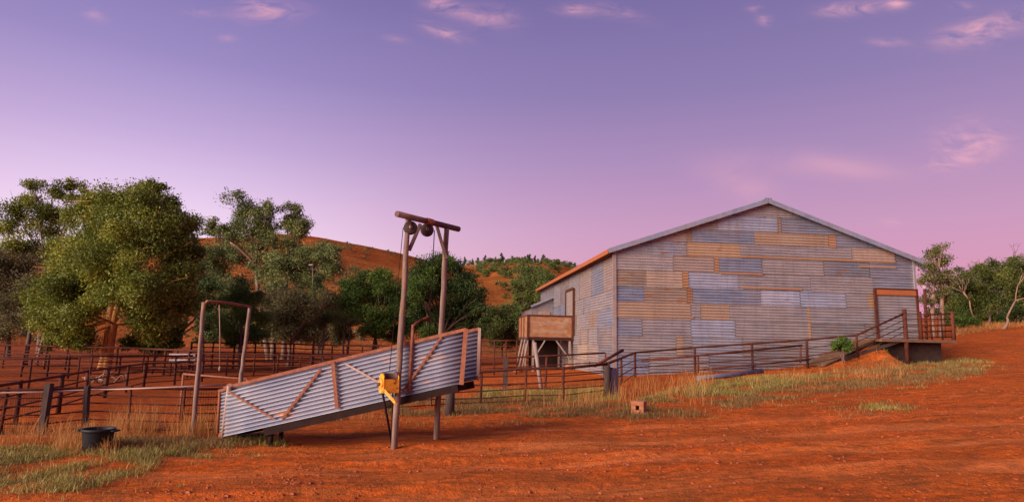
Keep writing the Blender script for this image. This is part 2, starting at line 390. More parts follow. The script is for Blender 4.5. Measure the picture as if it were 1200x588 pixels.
# hills -------------------------------------------------------------
def hill_mat(name, a, b, bush, lo, hi, sc):
    m = bpy.data.materials.new(name); m.use_nodes = True; t = NT(m.node_tree); bs = m.node_tree.nodes['Principled BSDF']
    g = t.n('ShaderNodeNewGeometry').outputs['Position']
    c = t.mix(t.ramp(t.noise(.018, 6, .6, t.mapping(g, (1,1,4)), .5), [(.38, 0), (.62, 1)]), a, b)
    c = t.mix(t.ramp(t.noise(.10, 5, .75, t.mapping(g, (1,1,2.5))), [(.44, 0), (.62, .75)]), c, (.19,.052,.014))
    c = t.mix(t.ramp(t.noise(.035, 5, .7, t.mapping(g, (.4,.4,5))), [(.50, 0), (.62, .6)]), c, (.22,.05,.014))
    c = t.mix(t.ramp(t.noise(sc, 3, .6, g), [(lo, 0), (hi, .85)]), c, bush)
    c = t.mix(t.ramp(t.noise(.9, 4, .7, g), [(.52, 0), (.66, .6)]), c, (.14,.055,.02))
    t.l(c, bs.inputs['Base Color']); bs.inputs['Roughness'].default_value = 1; bs.inputs['Specular IOR Level'].default_value = .0
    bp = t.n('ShaderNodeBump'); bp.inputs['Strength'].default_value = .7; bp.inputs['Distance'].default_value = 1.2
    t.l(t.noise(.35, 6, .75, g), bp.inputs['Height']); t.l(bp.outputs[0], bs.inputs['Normal']); return m
M['hill_near'] = hill_mat('dry_hill_grass', (.28,.070,.020), (.33,.110,.034), (.10,.052,.016), .62, .70, .26)
M['hill_far'] = hill_mat('scrubby_hill_grass', (.28,.075,.018), (.33,.11,.030), (.06,.045,.012), .60, .68, .12)
def hill(name, sky, r0, rc, r1, power, m, amp):
    pxs = np.linspace(sky[0][0], sky[-1][0], 260); cy = np.interp(pxs, [s[0] for s in sky], [s[1] for s in sky])
    ker = np.ones(9)/9; cyp = np.concatenate([np.full(4, cy[0]), cy, np.full(4, cy[-1])]); cy = np.convolve(cyp, ker, 'valid')
    rr = np.concatenate([np.linspace(r0, rc, 90), np.linspace(rc, r1, 26)[1:]])
    V = np.zeros((len(rr), len(pxs), 3))
    for j, (px, py) in enumerate(zip(pxs, cy)):
        q = P(px, py, 1.0); u, v = q.x, q.z-EYE
        top = EYE + v*rc
        for i, r in enumerate(rr):
            if r <= rc:
                t = (r-r0)/(rc-r0); z = -1.0 + (top+1.0)*(t**power*(1.25-.25*t))
            else:
                t = (r-rc)/(r1-rc); z = top*(1-.9*t*t*(3-2*t)) + v*0
            env = min(1, abs(r-rc)/(.25*rc)+.12) if r < rc else .3
            x = u*r
            z += amp*env*noise.fractal(Vector((x*.018, r*.018, 3.1)), 1.0, 2.0, 4)
            V[i, j] = (x, r, z)
    n, k = len(rr), len(pxs); ix = np.arange(n*k).reshape(n, k)
    Q = np.stack([ix[:-1,:-1], ix[:-1,1:], ix[1:,1:], ix[1:,:-1]], -1).reshape(-1, 4)
    tag(np_mesh(name, V.reshape(-1, 3), Q, m, smooth=True), kind='structure')
    def at(px, t):
        j = int(np.clip(np.interp(px, pxs, np.arange(k)), 0, k-1)); i = int(np.clip(t*89, 0, 89)); return Vector(V[i, j])
    return at
hill1 = hill('hill', [(-400,320),(-100,300),(60,288),(180,284),(250,278),(310,274),(370,277),(420,287),(470,297),(520,312),(545,330),(575,352),(610,376),(650,396),(700,408)], 50, 260, 420, 1.25, M['hill_near'], 4.0)
hill2 = hill('hill', [(300,330),(430,318),(520,313),(545,312),(580,308),(620,308),(650,312),(690,320),(740,332),(800,345),(900,365),(1000,385),(1100,400)], 90, 520, 800, 1.15, M['hill_far'], 6.0)

# ------------------------------------------------------------------ woolshed
AZ = R(6.2); D0 = 27.3
L0 = P(721, 440, D0); EX = Vector((math.cos(AZ), math.sin(AZ), 0)); EY = Vector((-math.sin(AZ), math.cos(AZ), 0))
def S(a, b, z): return Vector((L0.x, L0.y, 0)) + EX*a + EY*b + Vector((0,0,z))
def shed_a(px, d=0):                                     # metres along the gable wall, d metres out from it, in picture column px
    r = ray(px, 400); u = r.x/r.y
    return (u*(L0.y+EY.y*d) - L0.x - EY.x*d)/(EX.x - u*EX.y)
def shed_b(px):                                          # metres along the side wall
    r = ray(px, 400); u = r.x/r.y
    return (u*L0.y - L0.x)/(EY.x - u*EY.y)
def z_front(px, py):
    a = shed_a(px); p = S(a, 0, 0); return P(px, py, p.y).z
WID = shed_a(1076); LEN = shed_b(633)
EAVE = z_front(721, 293); APEX = z_front(905, 238)
GZ0 = -.6
shed = thing('woolshed', on(L0.x, L0.y), 'large old woolshed clad in patchwork grey, blue and rusty corrugated iron', 'shed')
base6 = {'zinc_grey': ((.235,.215,.235), (.33,.285,.295)), 'zinc_blue': ((.165,.185,.25), (.245,.26,.325)), 'zinc_light': ((.26,.28,.38), (.36,.37,.46)),
         'zinc_tan': ((.315,.235,.195), (.40,.295,.235)), 'zinc_orange': ((.37,.22,.115), (.34,.235,.165)), 'zinc_rust': ((.31,.125,.05), (.26,.14,.08))}
zmats = list(base6)
for tag_, k_, am in (('worn', .80, (.55,.66)), ('pale', 1.16, (.60,.72))):
    for nm, (c1_, c2_) in base6.items():
        M[nm+'_'+tag_] = metal(nm+'_'+tag_, tuple(v*k_ for v in c1_), tuple(v*k_ for v in c2_), amt=am)
zmats += [n_+'_worn' for n_ in base6] + [n_+'_pale' for n_ in base6]
PITCH = .125
def corr(name, frame, nrm, rows, clip, mats, parent, off=0):
    """frame(a,z)->point; rows: list of (z0,z1,[(a0,a1,mat)])"""
    mb = MB()
    for z0, z1, shs in rows:
        n = max(2, int((z1-z0)/PITCH*6)); dz = (z1-z0)/n
        cut = []
        for a0, a1, mi in shs:
            k = max(1, round((a1-a0)/random.uniform(3.0, 4.6))) if len(mats) > 1 else 1
            cut += [(a0+(a1-a0)*j/k, a0+(a1-a0)*(j+1)/k, mi + (6*random.choice((0,0,0,0,1,2)) if len(mats) > 6 else 0)) for j in range(k)]
        for si, (a0, a1, mi) in enumerate(cut):
            lift = off + random.uniform(0, .010); tilt = random.uniform(-.004, .004)
            prev = None
            ph = random.uniform(0, 1)
            for i in range(n+1):
                z = z0 + dz*i
                c0, c1 = clip(z); b0, b1 = max(a0, c0), min(a1, c1)
                if b1 <= b0: prev = None; continue
                d = lift + .018*math.cos((z/PITCH + ph)*2*math.pi) + (1-(i/n))*.012
                m_ = max(1, int((a1-a0)/.55)); cur = []
                for j in range(m_+1):
                    a = b0+(b1-b0)*j/m_
                    cur.append(frame(a, z) + nrm*(d + tilt*(2*j/m_-1) + .016*noise.noise(Vector((a*1.1, z*1.3, ph*9)))))
                if prev:
                    for j in range(m_): mb.face((prev[j], prev[j+1], cur[j+1], cur[j]), mi, False)
                prev = cur
    return mb.build(name, [M[m] for m in mats], parent)
# gable wall, sheet by sheet, from the photograph's columns and rows
g, b_, l_, t_, o_, r_ = 0, 1, 2, 3, 4, 5
rows_px = [(232,250,[(860,960,g)]),
 (250,268,[(760,845,g),(845,917,l_),(917,921,o_),(921,1000,b_)]),
 (268,283,[(721,758,b_),(758,807,t_),(807,813,o_),(813,888,b_),(888,977,o_),(977,986,r_),(986,1077,b_)]),
 (283,300,[(720,765,b_),(765,807,l_),(807,871,o_),(871,930,g),(930,1004,g),(1004,1055,t_),(1055,1077,b_)]),
 (300,318,[(720,790,g),(790,839,t_),(839,845,r_),(845,896,b_),(896,969,g),(969,1024,b_),(1024,1077,b_)]),
 (318,337,[(720,758,t_),(758,801,t_),(801,808,r_),(808,867,l_),(867,953,g),(953,1027,g),(1027,1077,b_)]),
 (337,355,[(720,755,b_),(755,806,t_),(806,813,r_),(813,893,b_),(893,940,l_),(940,994,l_),(994,1019,g),(1019,1027,o_),(1027,1077,g)]),
 (355,374,[(720,810,o_),(810,822,g),(822,856,o_),(856,947,g),(947,951,o_),(951,1077,g)]),
 (374,394,[(720,752,b_),(752,810,g),(810,862,l_),(862,947,g),(947,951,o_),(951,1077,g)]),
 (394,416,[(720,792,g),(792,801,o_),(801,811,g),(811,870,b_),(870,947,g),(947,1077,g)]),
 (416,470,[(720,760,b_),(760,830,g),(830,885,b_),(885,1077,g)])]
pa_ = shed_a(800); pY = S(pa_, 0, 0).y
rows = []
for y0, y1, shs in rows_px:
    rows.append((P(800, y1, pY).z, P(800, y0, pY).z, [(max(0, shed_a(p0)) , min(WID, shed_a(p1)), mi) for p0, p1, mi in shs]))
rows.reverse()
slope = (APEX-EAVE)/(WID/2)
def clip(z):
    if z <= EAVE: return (0, WID)
    d = (z-EAVE)/slope; return (d, WID-d)
gw_ = corr('gable_wall', lambda a, z: S(a, 0, z), -EY, rows, clip, zmats, shed)
# rusty strips where sheets have lifted off their battens
mb = MB()
for p0, p1, y in ((871,1055,302.5),(845,896,320),(871,942,337),(810,813,372),(1012,1055,311)):
    a0, a1 = shed_a(p0), shed_a(p1); z = P((p0+p1)/2, y + .008*((p0+p1)/2-800), S((a0+a1)/2, 0, 0).y).z
    mb.box(S((a0+a1)/2, -.045, z), (a1-a0, .012, .085), Matrix((EX, EY, Vector((0,0,1)))).transposed())
mb.build('rusty_batten', M['zinc_rust'], gw_)
# side wall
def zs(px, py): return P(px, py, S(0, shed_b(px), 0).y).z
lrows = []
zz = [GZ0, .95, 1.75, 2.55, 3.35, 4.15, EAVE-.05]
for i in range(6):
    cuts = [0]; 
    while cuts[-1] < LEN: cuts.append(min(LEN, cuts[-1] + random.uniform(1.5, 3.4)))
    shs = []
    for j in range(len(cuts)-1):
        pick = random.choice([g, g, t_, g, b_, t_])
        if i == 5: pick = [t_, b_, t_, g, g, g, g, g, g, g, g, g, g, g, g, g, g][j]
        if i <= 1 and j == 0: pick = b_
        shs.append((cuts[j], cuts[j+1], pick))
    lrows.append((zz[i], zz[i+1], shs))
sw = corr('side_wall', lambda b, z: S(0, b, z), -EX, lrows, lambda z: (0, LEN), zmats, shed)
corr('side_wall', lambda b, z: S(WID, b, z), EX, [(GZ0+.6, EAVE, [(0, LEN, g)])], lambda z: (0, LEN), zmats, shed)
corr('gable_wall', lambda a, z: S(a, LEN, z), EY, [(GZ0, APEX, [(0, WID, g)])], clip, zmats, shed)
RS = Matrix((EX, EY, Vector((0,0,1)))).transposed()
mb = MB()                                                # corner flashing with rust
mb.box(S(-.03, -.03, (EAVE+GZ0)/2), (.16, .07, EAVE-GZ0), RS); mb.build('corner_flashing', M['zinc_tan'], shed)
mb = MB(); mb.box(S(WID+.02, -.03, (EAVE+GZ0)/2+.2), (.10, .09, EAVE-GZ0-.4), RS); mb.build('corner_flashing', M['zinc_grey'], shed)
# roof: two corrugated slopes
mb = MB()
oh, og, th = .34, .22, .05
for sgn in (0, 1):
    ridge = lambda b, dz: S(WID/2, b, APEX+.10+dz)
    ev = lambda b, dz: S(-oh if sgn == 0 else WID+oh, b, EAVE - oh*slope + .10 + dz)
    n = int((LEN+2*og)/.125*4); prev = None
    for i in range(n+1):
        b = -og + (LEN+2*og)*i/n; d = .018*math.cos(i/4*2*math.pi)
        q = (ev(b, d), ridge(b, d), ridge(b, d-th), ev(b, d-th))
        if prev:
            mb.face((prev[0], q[0], q[1], prev[1]) if sgn else (prev[1], q[1], q[0], prev[0]), 0, True)
            mb.face((prev[2], q[2], q[3], prev[3]) if sgn else (prev[3], q[3], q[2], prev[2]), 0, True)
            mb.face((prev[3], q[3], q[0], prev[0]))
        else: mb.face(q)
        prev = q
    mb.face(prev)
rf = mb.build('roof', M['zinc_roof'], shed)
for sgn in (0, 1):                                       # barge capping along the gable edge
    mb = MB(); e = -oh if sgn == 0 else WID+oh
    a, b = S(e, -og-.03, EAVE-oh*slope+.04), S(WID/2, -og-.03, APEX+.045)
    mb.beam(a, b, .05, .20); mb.build('barge_capping', M['zinc_roof'], rf)
mb = MB(); mb.beam(S(WID/2, -og-.06, APEX+.145), S(WID/2, LEN+og, APEX+.145), .34, .06); mb.build('ridge_cap', M['zinc_roof'], rf)
mb = MB(); mb.box(S(-oh-.015, LEN/2, EAVE-oh*slope+.015), (.04, LEN+2*og, .19), RS); mb.build('fascia', M['rust_orange'], rf)
mb = MB(); mb.box(S(-oh/2+.01, LEN/2, EAVE-oh*slope-.06), (oh-.04, LEN+og, .03), RS); mb.build('eave_lining', M['rust_red'], rf)
# big sliding door on the gable
da0, da1 = shed_a(1028), shed_a(1074.5); dz0 = P(1050, 397.5, S((da0+da1)/2,0,0).y).z; dz1 = P(1050, 346, S((da0+da1)/2,0,0).y).z; dz2 = P(1050, 340, S((da0+da1)/2,0,0).y).z
mb = MB()
door = corr('sliding_door', lambda a, z: S(a, -.09, z), -EY, [(dz0, (dz0+dz1)/2, [(da0, da1, 0)]), ((dz0+dz1)/2, dz1, [(da0, da1, 0)])], lambda z: (da0, da1), ['zinc_grey'], shed)
mb = MB()
for a in (da0-.05, da1+.05): mb.box(S(a, -.12, (dz0+dz2)/2), (.10, .10, dz2-dz0), RS)
mb.box(S((da0+da1)/2, -.12, dz0-.05), (da1-da0+.2, .10, .09), RS)
mb.box(S((da0+da1)/2, -.12, dz2+.035), (da1-da0+.2, .12, .06), RS); mb.build('frame', M['rust_dark'], door)
mb = MB(); mb.box(S((da0+da1)/2, -.13, (dz1+dz2)/2), (da1-da0, .07, dz2-dz1), RS); mb.build('door_track_cover', M['rust_orange'], door)
# tall narrow door and closed shutter on the side wall
b0, b1 = shed_b(673.5), shed_b(665); zb, zt = zs(669, 392), zs(669, 341)
mb = MB(); mb.box(S(-.06, (b0+b1)/2, (zb+zt)/2), (.05, b1-b0, zt-zb), RS); dr = mb.build('loading_door', M['zinc_tan'], shed)
mb = MB()
for bb in (b0-.06, b1+.06): mb.box(S(-.08, bb, (zb+zt)/2), (.12, .13, zt-zb+.1), RS)
mb.box(S(-.08, (b0+b1)/2, zt+.06), (.12, b1-b0, .12), RS); mb.build('frame', M['rust_dark'], dr)
b0, b1 = shed_b(647), shed_b(639.5); zb, zt = zs(643, 385), zs(643, 353)
mb = MB(); mb.box(S(-.05, (b0+b1)/2, (zb+zt)/2), (.04, b1-b0, zt-zb), RS); dr = mb.build('shutter', M['zinc_tan'], shed)
mb = MB()
for bb in (b0-.05, b1+.05): mb.box(S(-.06, bb, (zb+zt)/2), (.08, .08, zt-zb+.1), RS)
mb.box(S(-.065, (b0+b1)/2, zt+.03), (.07, b1-b0+.02, .08), RS)
mb.build('frame', M['rust_dark'], dr)
# lean-to at the far end of the side wall
lb0, lb1 = shed_b(648), LEN
q_ = P(611, 400, S(-1.3, lb1, 0).y); q_ = Vector((q_.x, q_.y, 0)) - EY*(lb1); lw = -(Vector((q_.x-L0.x, q_.y-L0.y, 0)).dot(EX))
zt0 = P(611, 358.5, S(-lw, lb0, 0).y).z; zt1 = P(640, 349.5, S(0, lb0, 0).y).z
mb = MB()
def wall_quad(m, a0, a1, b, z0, zl, zr, th=.06):
    for d in (0, th): m.face((S(a0, b+d, z0), S(a1, b+d, z0), S(a1, b+d, zr), S(a0, b+d, zl)))
    m.face((S(a0, b, z0), S(a0, b+th, z0), S(a0, b+th, zl), S(a0, b, zl)))
wall_quad(mb, -lw, -.02, lb0, 1.9, zt0, zt1); wall_quad(mb, -lw, -.02, lb1-.1, 1.9, zt0, zt1)
mb.box(S(-lw, (lb0+lb1)/2, (zt0+1.9)/2), (.05, lb1-lb0, zt0-1.9), RS)
lt = mb.build('lean_to', M['zinc_grey_worn'], shed)
mb = MB(); mb.beam(S(-lw-.12, lb0-.2, zt0-.02), S(.0, lb0-.2, zt1+.1), .06, .13)
mb.face((S(-lw-.25, lb0-.2, zt0), S(0, lb0-.2, zt1+.12), S(0, lb1+.2, zt1+.12), S(-lw-.25, lb1+.2, zt0)))
mb.face((S(-lw-.25, lb0-.2, zt0-.06), S(0, lb0-.2, zt1+.06), S(0, lb1+.2, zt1+.06), S(-lw-.25, lb1+.2, zt0-.06)))
mb.build('roof', M['zinc_roof'], lt)
mb = MB(); bx0, bx1 = -lw+.35, -.3
for k in range(9):
    a0 = bx0+(bx1-bx0)*k/9; mb.box(S(a0+.1, lb0-.04, zt0-.9), ((bx1-bx0)/9-.015, .03, 1.1+.03*(k%3)), RS)
mb.build('board_cladding', M['pale_pipe'], lt)
# stone footings of the shed, seen under the side wall
# loading deck on legs beside the side wall
db0 = shed_b(672.5); dY = S(0, db0, 0).y
pl = P(617, 395, dY); DW = (Vector((L0.x, L0.y, 0)) + EY*db0 - Vector((pl.x, pl.y, 0))).dot(EX)
DF = P(645, 396, dY).z; DT = P(645, 370, dY).z; DL = 3.7; dg = H(*S(-DW/2, db0, 0).xy)
deck = thing('loading_deck', on(*S(-DW/2, db0+DL/2, 0).xy), 'raised timber loading deck with rusty tin sides against the side of the shed', 'deck')
mb = MB(); mb.box(S(-DW/2-.03, db0+DL/2, DF-.06), (DW-.06, DL, .12), RS); mb.build('floor', M['post_wood'], deck)
mb = MB(); mb.box(S(-DW/2-.03, db0-.02, (DF+DT)/2), (DW-.14, .04, DT-DF-.08), RS); fp = mb.build('front_panel', M['deck_panel'], deck, )
mb = MB()
rr_ = random.Random(3)
for zc, n0 in ((DF+.80*(DT-DF)*.86, 9), (DF+.30*(DT-DF), 8)):  # worn dark remains of paint along two bands
    for k in range(n0):
        a = -DW*.86 + DW*.72*k/n0; mb.box(S(a+.06, db0-.0437+.0004*k, zc+rr_.uniform(-.03,.03)), (DW*.72/n0*rr_.uniform(1.1,1.3), .004, rr_.uniform(.09,.22)), RS)
    mb.build('paint_remains', M['stain'], fp); mb = MB()
mb = MB()
for q in ((-DW, DT), (-DW, DF+.02)): mb.beam(S(-DW, db0-.04, q[1]), S(-.06, db0-.04, q[1]), .08, .08)
for a in (-DW+.02, -.10): mb.beam(S(a, db0-.05, DF-.1), S(a, db0-.05, DT+.02), .09, .09, (0,1,0))
mb.build('front_frame', M['rust_dark'], deck)
mb = MB()
for k in range(3): mb.box(S(-DW+.01, db0+.15+DL/3*(k+.46), (DF+DT)/2), (.04, DL/3-.12, DT-DF-.08), RS)
mb.build('side_panel', M['deck_panel'], deck)
mb = MB(); mb.beam(S(-DW, db0, DT), S(-DW, db0+DL, DT), .07, .07)
for k in range(1, 4): mb.beam(S(-DW-.02, db0+DL*k/3, DF-.1), S(-DW-.02, db0+DL*k/3, DT), .08, .08, (1,0,0))
mb.build('side_frame', M['rust_red'], deck)
for a, b in ((-DW+.35, .1), (-DW+.35, DL-.3), (-.22, .1), (-.22, DL-.3)):
    p = S(a, db0+b, 0); mb = MB(); mb.beam((p.x, p.y, H(p.x, p.y)-.15), (p.x, p.y, DF-.1), .12, .12); mb.build('leg', M['grey_wood'], deck)
for a0, a1 in ((-DW+.4, -DW+1.0), (-.25, -1.0)):
    mb = MB(); mb.beam(S(a0, db0+.02, dg+.65), S(a1, db0+.02, DF-.14), .07, .09, (0,1,0)); mb.build('brace', M['grey_wood'], deck)
mb = MB(); mb.box(S(-DW/2+.25, db0+DL-.1, (dg+DF)/2-.05), (DW-.7, .05, DF-dg-.1), RS); mb.build('back_boards', M['dark_iron'], deck)  # near-black sheet across the back below the deck floor
for k in range(3):
    p0 = S(-DW+.0-.13*k, db0+.4+.35*k, 0); mb = MB(); mb.tube([on(p0.x-.25, p0.y, -.1), Vector((p0.x+.12, p0.y, DF-.1))], .05, 7); tag(mb.build('fence_rail', M['grey_wood'], origin=on(p0.x, p0.y)), None)
    o = bpy.context.scene.objects[-1] if False else [x for x in COL.objects if x.name.startswith('fence_rail')][-1]
    tag(o, ['grey pole leaning on the deck edge, nearest of the three', 'grey pole leaning on the deck edge, middle of the three', 'grey pole leaning on the deck edge, farthest of the three'][k], 'pole', 'grey poles leaning against the loading deck')
def pale_block(px, py, r, lab):
    p = PG(px, dY-.4) if r > 0 else None
    mb = MB(); mb.ball((p.x, p.y, p.z+.12), r, 10, (1.2, 1, .8), .12); tag(mb.build('boulder', M['brick'], origin=p), lab, 'boulder')
pale_block(607, 425, .24, 'pale orange boulder lying under the left edge of the loading deck')
pale_block(667, 425, .22, 'pale orange boulder at the foot of the right deck leg')
# aerial on the roof
ab = S(WID-.8, 3.0, 0); az0 = EAVE + slope*.8 + .1
mb = MB(); mb.tube([(ab.x, ab.y, az0), (ab.x, ab.y, az0+1.35)], .022, 6); ae = mb.build('roof_aerial', M['dark_iron'], origin=(ab.x, ab.y, az0)); tag(ae, 'thin rusty aerial mast standing on the right roof slope of the shed', 'aerial')
mb = MB(); mb.tube([Vector((ab.x, ab.y, az0+1.0))-EX*.3, Vector((ab.x, ab.y, az0+1.0))+EX*.42], .015, 5)
for k in (-.3, -.1, .2, .42): mb.tube([Vector((ab.x, ab.y, az0+.92))+EX*k, Vector((ab.x, ab.y, az0+1.1))+EX*k], .01, 4)
o = mb.build('crossbar', M['dark_iron']); o.parent = ae; o.location = -Vector((ab.x, ab.y, az0))

# ------------------------------------------------------------------ stairs, landing and fences by the shed
LZ = dz0 - .02                                           # landing level
ld = 2.1; la0, la1 = shed_a(1034, -2.1), shed_a(1121, -2.1)
lm = S((la0+la1)/2, -ld/2, 0)
land = thing('loading_landing', on(lm.x, lm.y), 'raised earth and stone landing with timber deck before the sliding door of the shed', 'landing')
mb = MB(); mb.box(S((la0+la1)/2, -ld/2-.04, LZ-.06), (la1-la0, ld-.1, .12), RS); mb.build('deck', M['concrete'], land)
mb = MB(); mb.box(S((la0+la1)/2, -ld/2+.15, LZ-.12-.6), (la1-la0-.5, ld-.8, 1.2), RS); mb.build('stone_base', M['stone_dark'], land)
# plank walkway up the bank to the landing
wk = thing('plank_walkway', on(*S(9.6,-.9,0).xy), 'sloping timber plank walkway leading up the earth bank to the shed landing', 'walkway')
A_, B_ = S(8.35,-.95,0), S(la0+.05,-.95,0)
A_.z = H(A_.x, A_.y)+.05; B_.z = LZ-.03
mb = MB(); n = 13
for k in range(n):
    c = A_.lerp(B_, (k+.5)/n); dr_ = (B_-A_).normalized(); sd2 = EY; up2 = dr_.cross(sd2)
    mb.box(c+Vector((0,0,random.uniform(-.006,.006))), ((B_-A_).length/n-.015, 1.45+random.uniform(-.06,.06), .045), Matrix((dr_, sd2, up2)).transposed())
mb.build('planks', M['deck_wood'], wk)
for b in (.62, -.62):
    mb = MB(); mb.beam(A_+EY*b-Vector((0,0,.08)), B_+EY*b-Vector((0,0,.08)), .09, .11); mb.build('bearer', M['post_wood'], wk)
mb = MB(); pa, pb = S(shed_a(988,-1.85), -1.85, 0), S(shed_a(1060,-1.95), -1.95, 0)
mb.beam(Vector((pa.x, pa.y, H(pa.x, pa.y)+.12)), Vector((pb.x, pb.y, LZ-.02)), .08, .12); mb.build('edge_plank', M['post_wood'], land)
def post(p, top, r, m, parent, name='post', n=7, lean=(0,0)):
    mb = MB(); z0 = H(p.x, p.y)
    mb.tube([(p.x, p.y, z0-.12), (p.x+lean[0], p.y+lean[1], top)], r, n); return mb.build(name, m, parent)
def rail(pts, r, m, parent, name='rail', n=6):
    mb = MB(); mb.tube(pts, r, n); return mb.build(name, m, parent)
FB = -1.25                                               # fence line in front of the gable
def fp_(px, d=FB): return S(shed_a(px, d), d, 0)
fence_s = thing('pipe_fence', on(*fp_(840).xy), 'rusty pipe fence with thin wires running along the foot of the shed gable wall', 'fence')
tops = []
for px, yt in ((744,413),(814,407),(881,402.5),(945,398)):
    p = fp_(px, FB); t = P(px, yt, p.y); tops.append(t)
    post(t, t.z+.01, .052, M['rust_dark'], fence_s)
p4 = fp_(1004, -1.9); t4 = P(1004, 392.5, p4.y); post(p4, t4.z, .045, M['rust_dark'], fence_s)
p5 = fp_(1062, -2.0); t5 = P(1062, 366, p5.y)
mb = MB(); mb.tube([(p5.x, p5.y, H(p5.x,p5.y)-.1), (p5.x, p5.y, P(1062, 362, p5.y).z)], .085, 9); mb.build('post', M['rust_dark'], fence_s)
gp = G(712, 466); gt = P(711, 426, gp.y)
line = [gt] + tops + [t4, t5]
rail(line, .042, M['rust_dark'], fence_s)
for k in (.30, .58, .85):
    rail([v - Vector((0,0,1))*((v.z-H(v.x,v.y))*k if i < 6 else (v.z-LZ)*k*.8) for i, v in enumerate(line)], .016 if k != .58 else .02, M['rust_dark'], fence_s)
sm = (gt+tops[0])/2; sm2 = PG(728, sm.y); post(Vector((sm2.x, sm2.y, 0)), sm.z, .04, M['rust_dark'], fence_s)
# old pipe frame leaning on that fence
pa, pb = P(752, 423, fp_(752).y-.25), P(940, 404.5, fp_(940).y-.25)
fr = thing('loose_gate', on((pa.x+pb.x)/2, (pa.y+pb.y)/2), 'old loose rusty pipe gate propped along the shed fence', 'gate')
rail([pa, P(816, 416.5, fp_(816).y-.25), pb], .045, M['rust_red'], fr)
rail([P(816, 433, fp_(816).y-.25), P(950, 421, fp_(950).y-.25)], .035, M['rust_dark'], fr)
for px, yt, yb in ((818,416,437),(938,405,425)):
    d = fp_(px).y-.25; rail([P(px, yt, d), P(px, yb, d)], .045, M['rust_red'], fr, 'end_bar')
# landing rails: yard panel at the right
def zl(px, py, d): return P(px, py, S(shed_a(px, d), d, 0).y)
lr = thing('landing_rail', S(la1-.1, -ld, LZ), 'rusty many barred pipe rail around the right end of the landing', 'railing')
dA = -1.95
for px in (1080, 1118): 
    a = S(shed_a(px, dA), dA, 0); mb = MB(); mb.tube([(a.x, a.y, LZ-.05), (a.x, a.y, P(px, 365, a.y).z)], .08 if px == 1118 else .07, 8); mb.build('post', M['rust_red'] if px == 1118 else M['rust_dark'], lr)
for y in (368, 374, 381, 388, 395):
    rail([zl(1062, y+.5, dA), zl(1080, y, dA), zl(1118, y-.5, dA)], .022, M['rust_dark'], lr)
a1_ = S(shed_a(1118, dA), dA, 0)
for k in range(5):
    z = P(1118, 368+6.7*k, a1_.y).z; rail([Vector((a1_.x, a1_.y, z)), Vector((a1_.x, a1_.y, z)) + EY*1.8], .022, M['rust_dark'], lr)
for b in (.6, 1.2, 1.8): mb = MB(); q = Vector((a1_.x, a1_.y, LZ-.03)) + EY*b; mb.tube([q, q+Vector((0,0,1.25))], .035, 7); mb.build('post', M['rust_dark'], lr)
for px in (1090, 1099, 1108):
    rail([zl(px, 396, dA+.04), zl(px, 367, dA+.04)], .016, M['rust_dark'], lr, 'bar')
mb = MB(); q = P(1085, 400, S(0,-.6,0).y+1.8); qt = P(1083.5, 338, q.y); mb.tube([(q.x, q.y, LZ-1.3), (qt.x, qt.y, qt.z)], .06, 8)
vp = mb.build('standing_pipe', M['rust_dark'], origin=(q.x, q.y, H(q.x,q.y))); tag(vp, 'tall thin rusty pipe with pale cap beside the right corner of the shed', 'pipe')
mb = MB(); mb.ball((qt.x, qt.y, qt.z+.03), .085, 8); o = mb.build('cap', M['white_paint']); o.parent = vp; o.location = -vp.location
# loose pipe lying in the grass below the wall
a, b = G(818, 446), G(893, 437); mb = MB(); up = Vector((0,0,.13)); mb.tube([a+up*.6, (a+b)/2+up*.5, b+up*.6], .095, 12)
tag(mb.build('pipe', M['sheet_grey'], origin=(a+b)/2), 'pale grey pipe lying in the grass below the shed wall', 'pipe')
# boom pole across the gate post
a, b = P(697, 428.5, gp.y+.3), P(730, 410, gp.y+1.2); mb = MB(); mb.tube([a, b], .045, 7)
tag(mb.build('boom_pole', M['rust_red'], origin=a), 'short loose rusty pole slanting up across the gate post', 'pole')
# gate post and tin sheet
gpost = thing('gate_post', gp, 'stout dark timber gate post where the yard fence meets the shed fence', 'post')
mb = MB(); mb.tube([gp-Vector((0,0,.1)), Vector((gp.x-.02, gp.y, P(707,428,gp.y).z))], .10, 10); mb.build('shaft', M['post_wood'], gpost)
mb = MB(); q = P(712, 431, gp.y-.02); mb.tube([q-Vector((.14,0,0)), q+Vector((.14,0,0))], .02, 6); mb.build('hinge_pin', M['dark_iron'], gpost)
sp0, sp1 = P(711.5, 467, gp.y+.05), P(725, 467, gp.y+.35); top = P(716, 430, gp.y+.1).z
mb = MB(); n = 26
for d in (0, .012):
    prev = None
    for i in range(n+1):
        f = i/n; q = sp0.lerp(sp1, f) + Vector((0, -.05*math.sin(f*math.pi)*2 + .012*math.cos(f*26) + d, 0)); z = H(q.x, q.y)
        cur = (Vector((q.x, q.y, z-.02)), Vector((q.x, q.y, top - .03*f)))
        if prev: mb.face((prev[0], cur[0], cur[1], prev[1]), 0, True)
        prev = cur
tag(mb.build('tin_sheet', M['sheet_grey'], origin=on(sp0.x, sp0.y)), 'bent grey sheet of tin standing against the gate post', 'sheet')
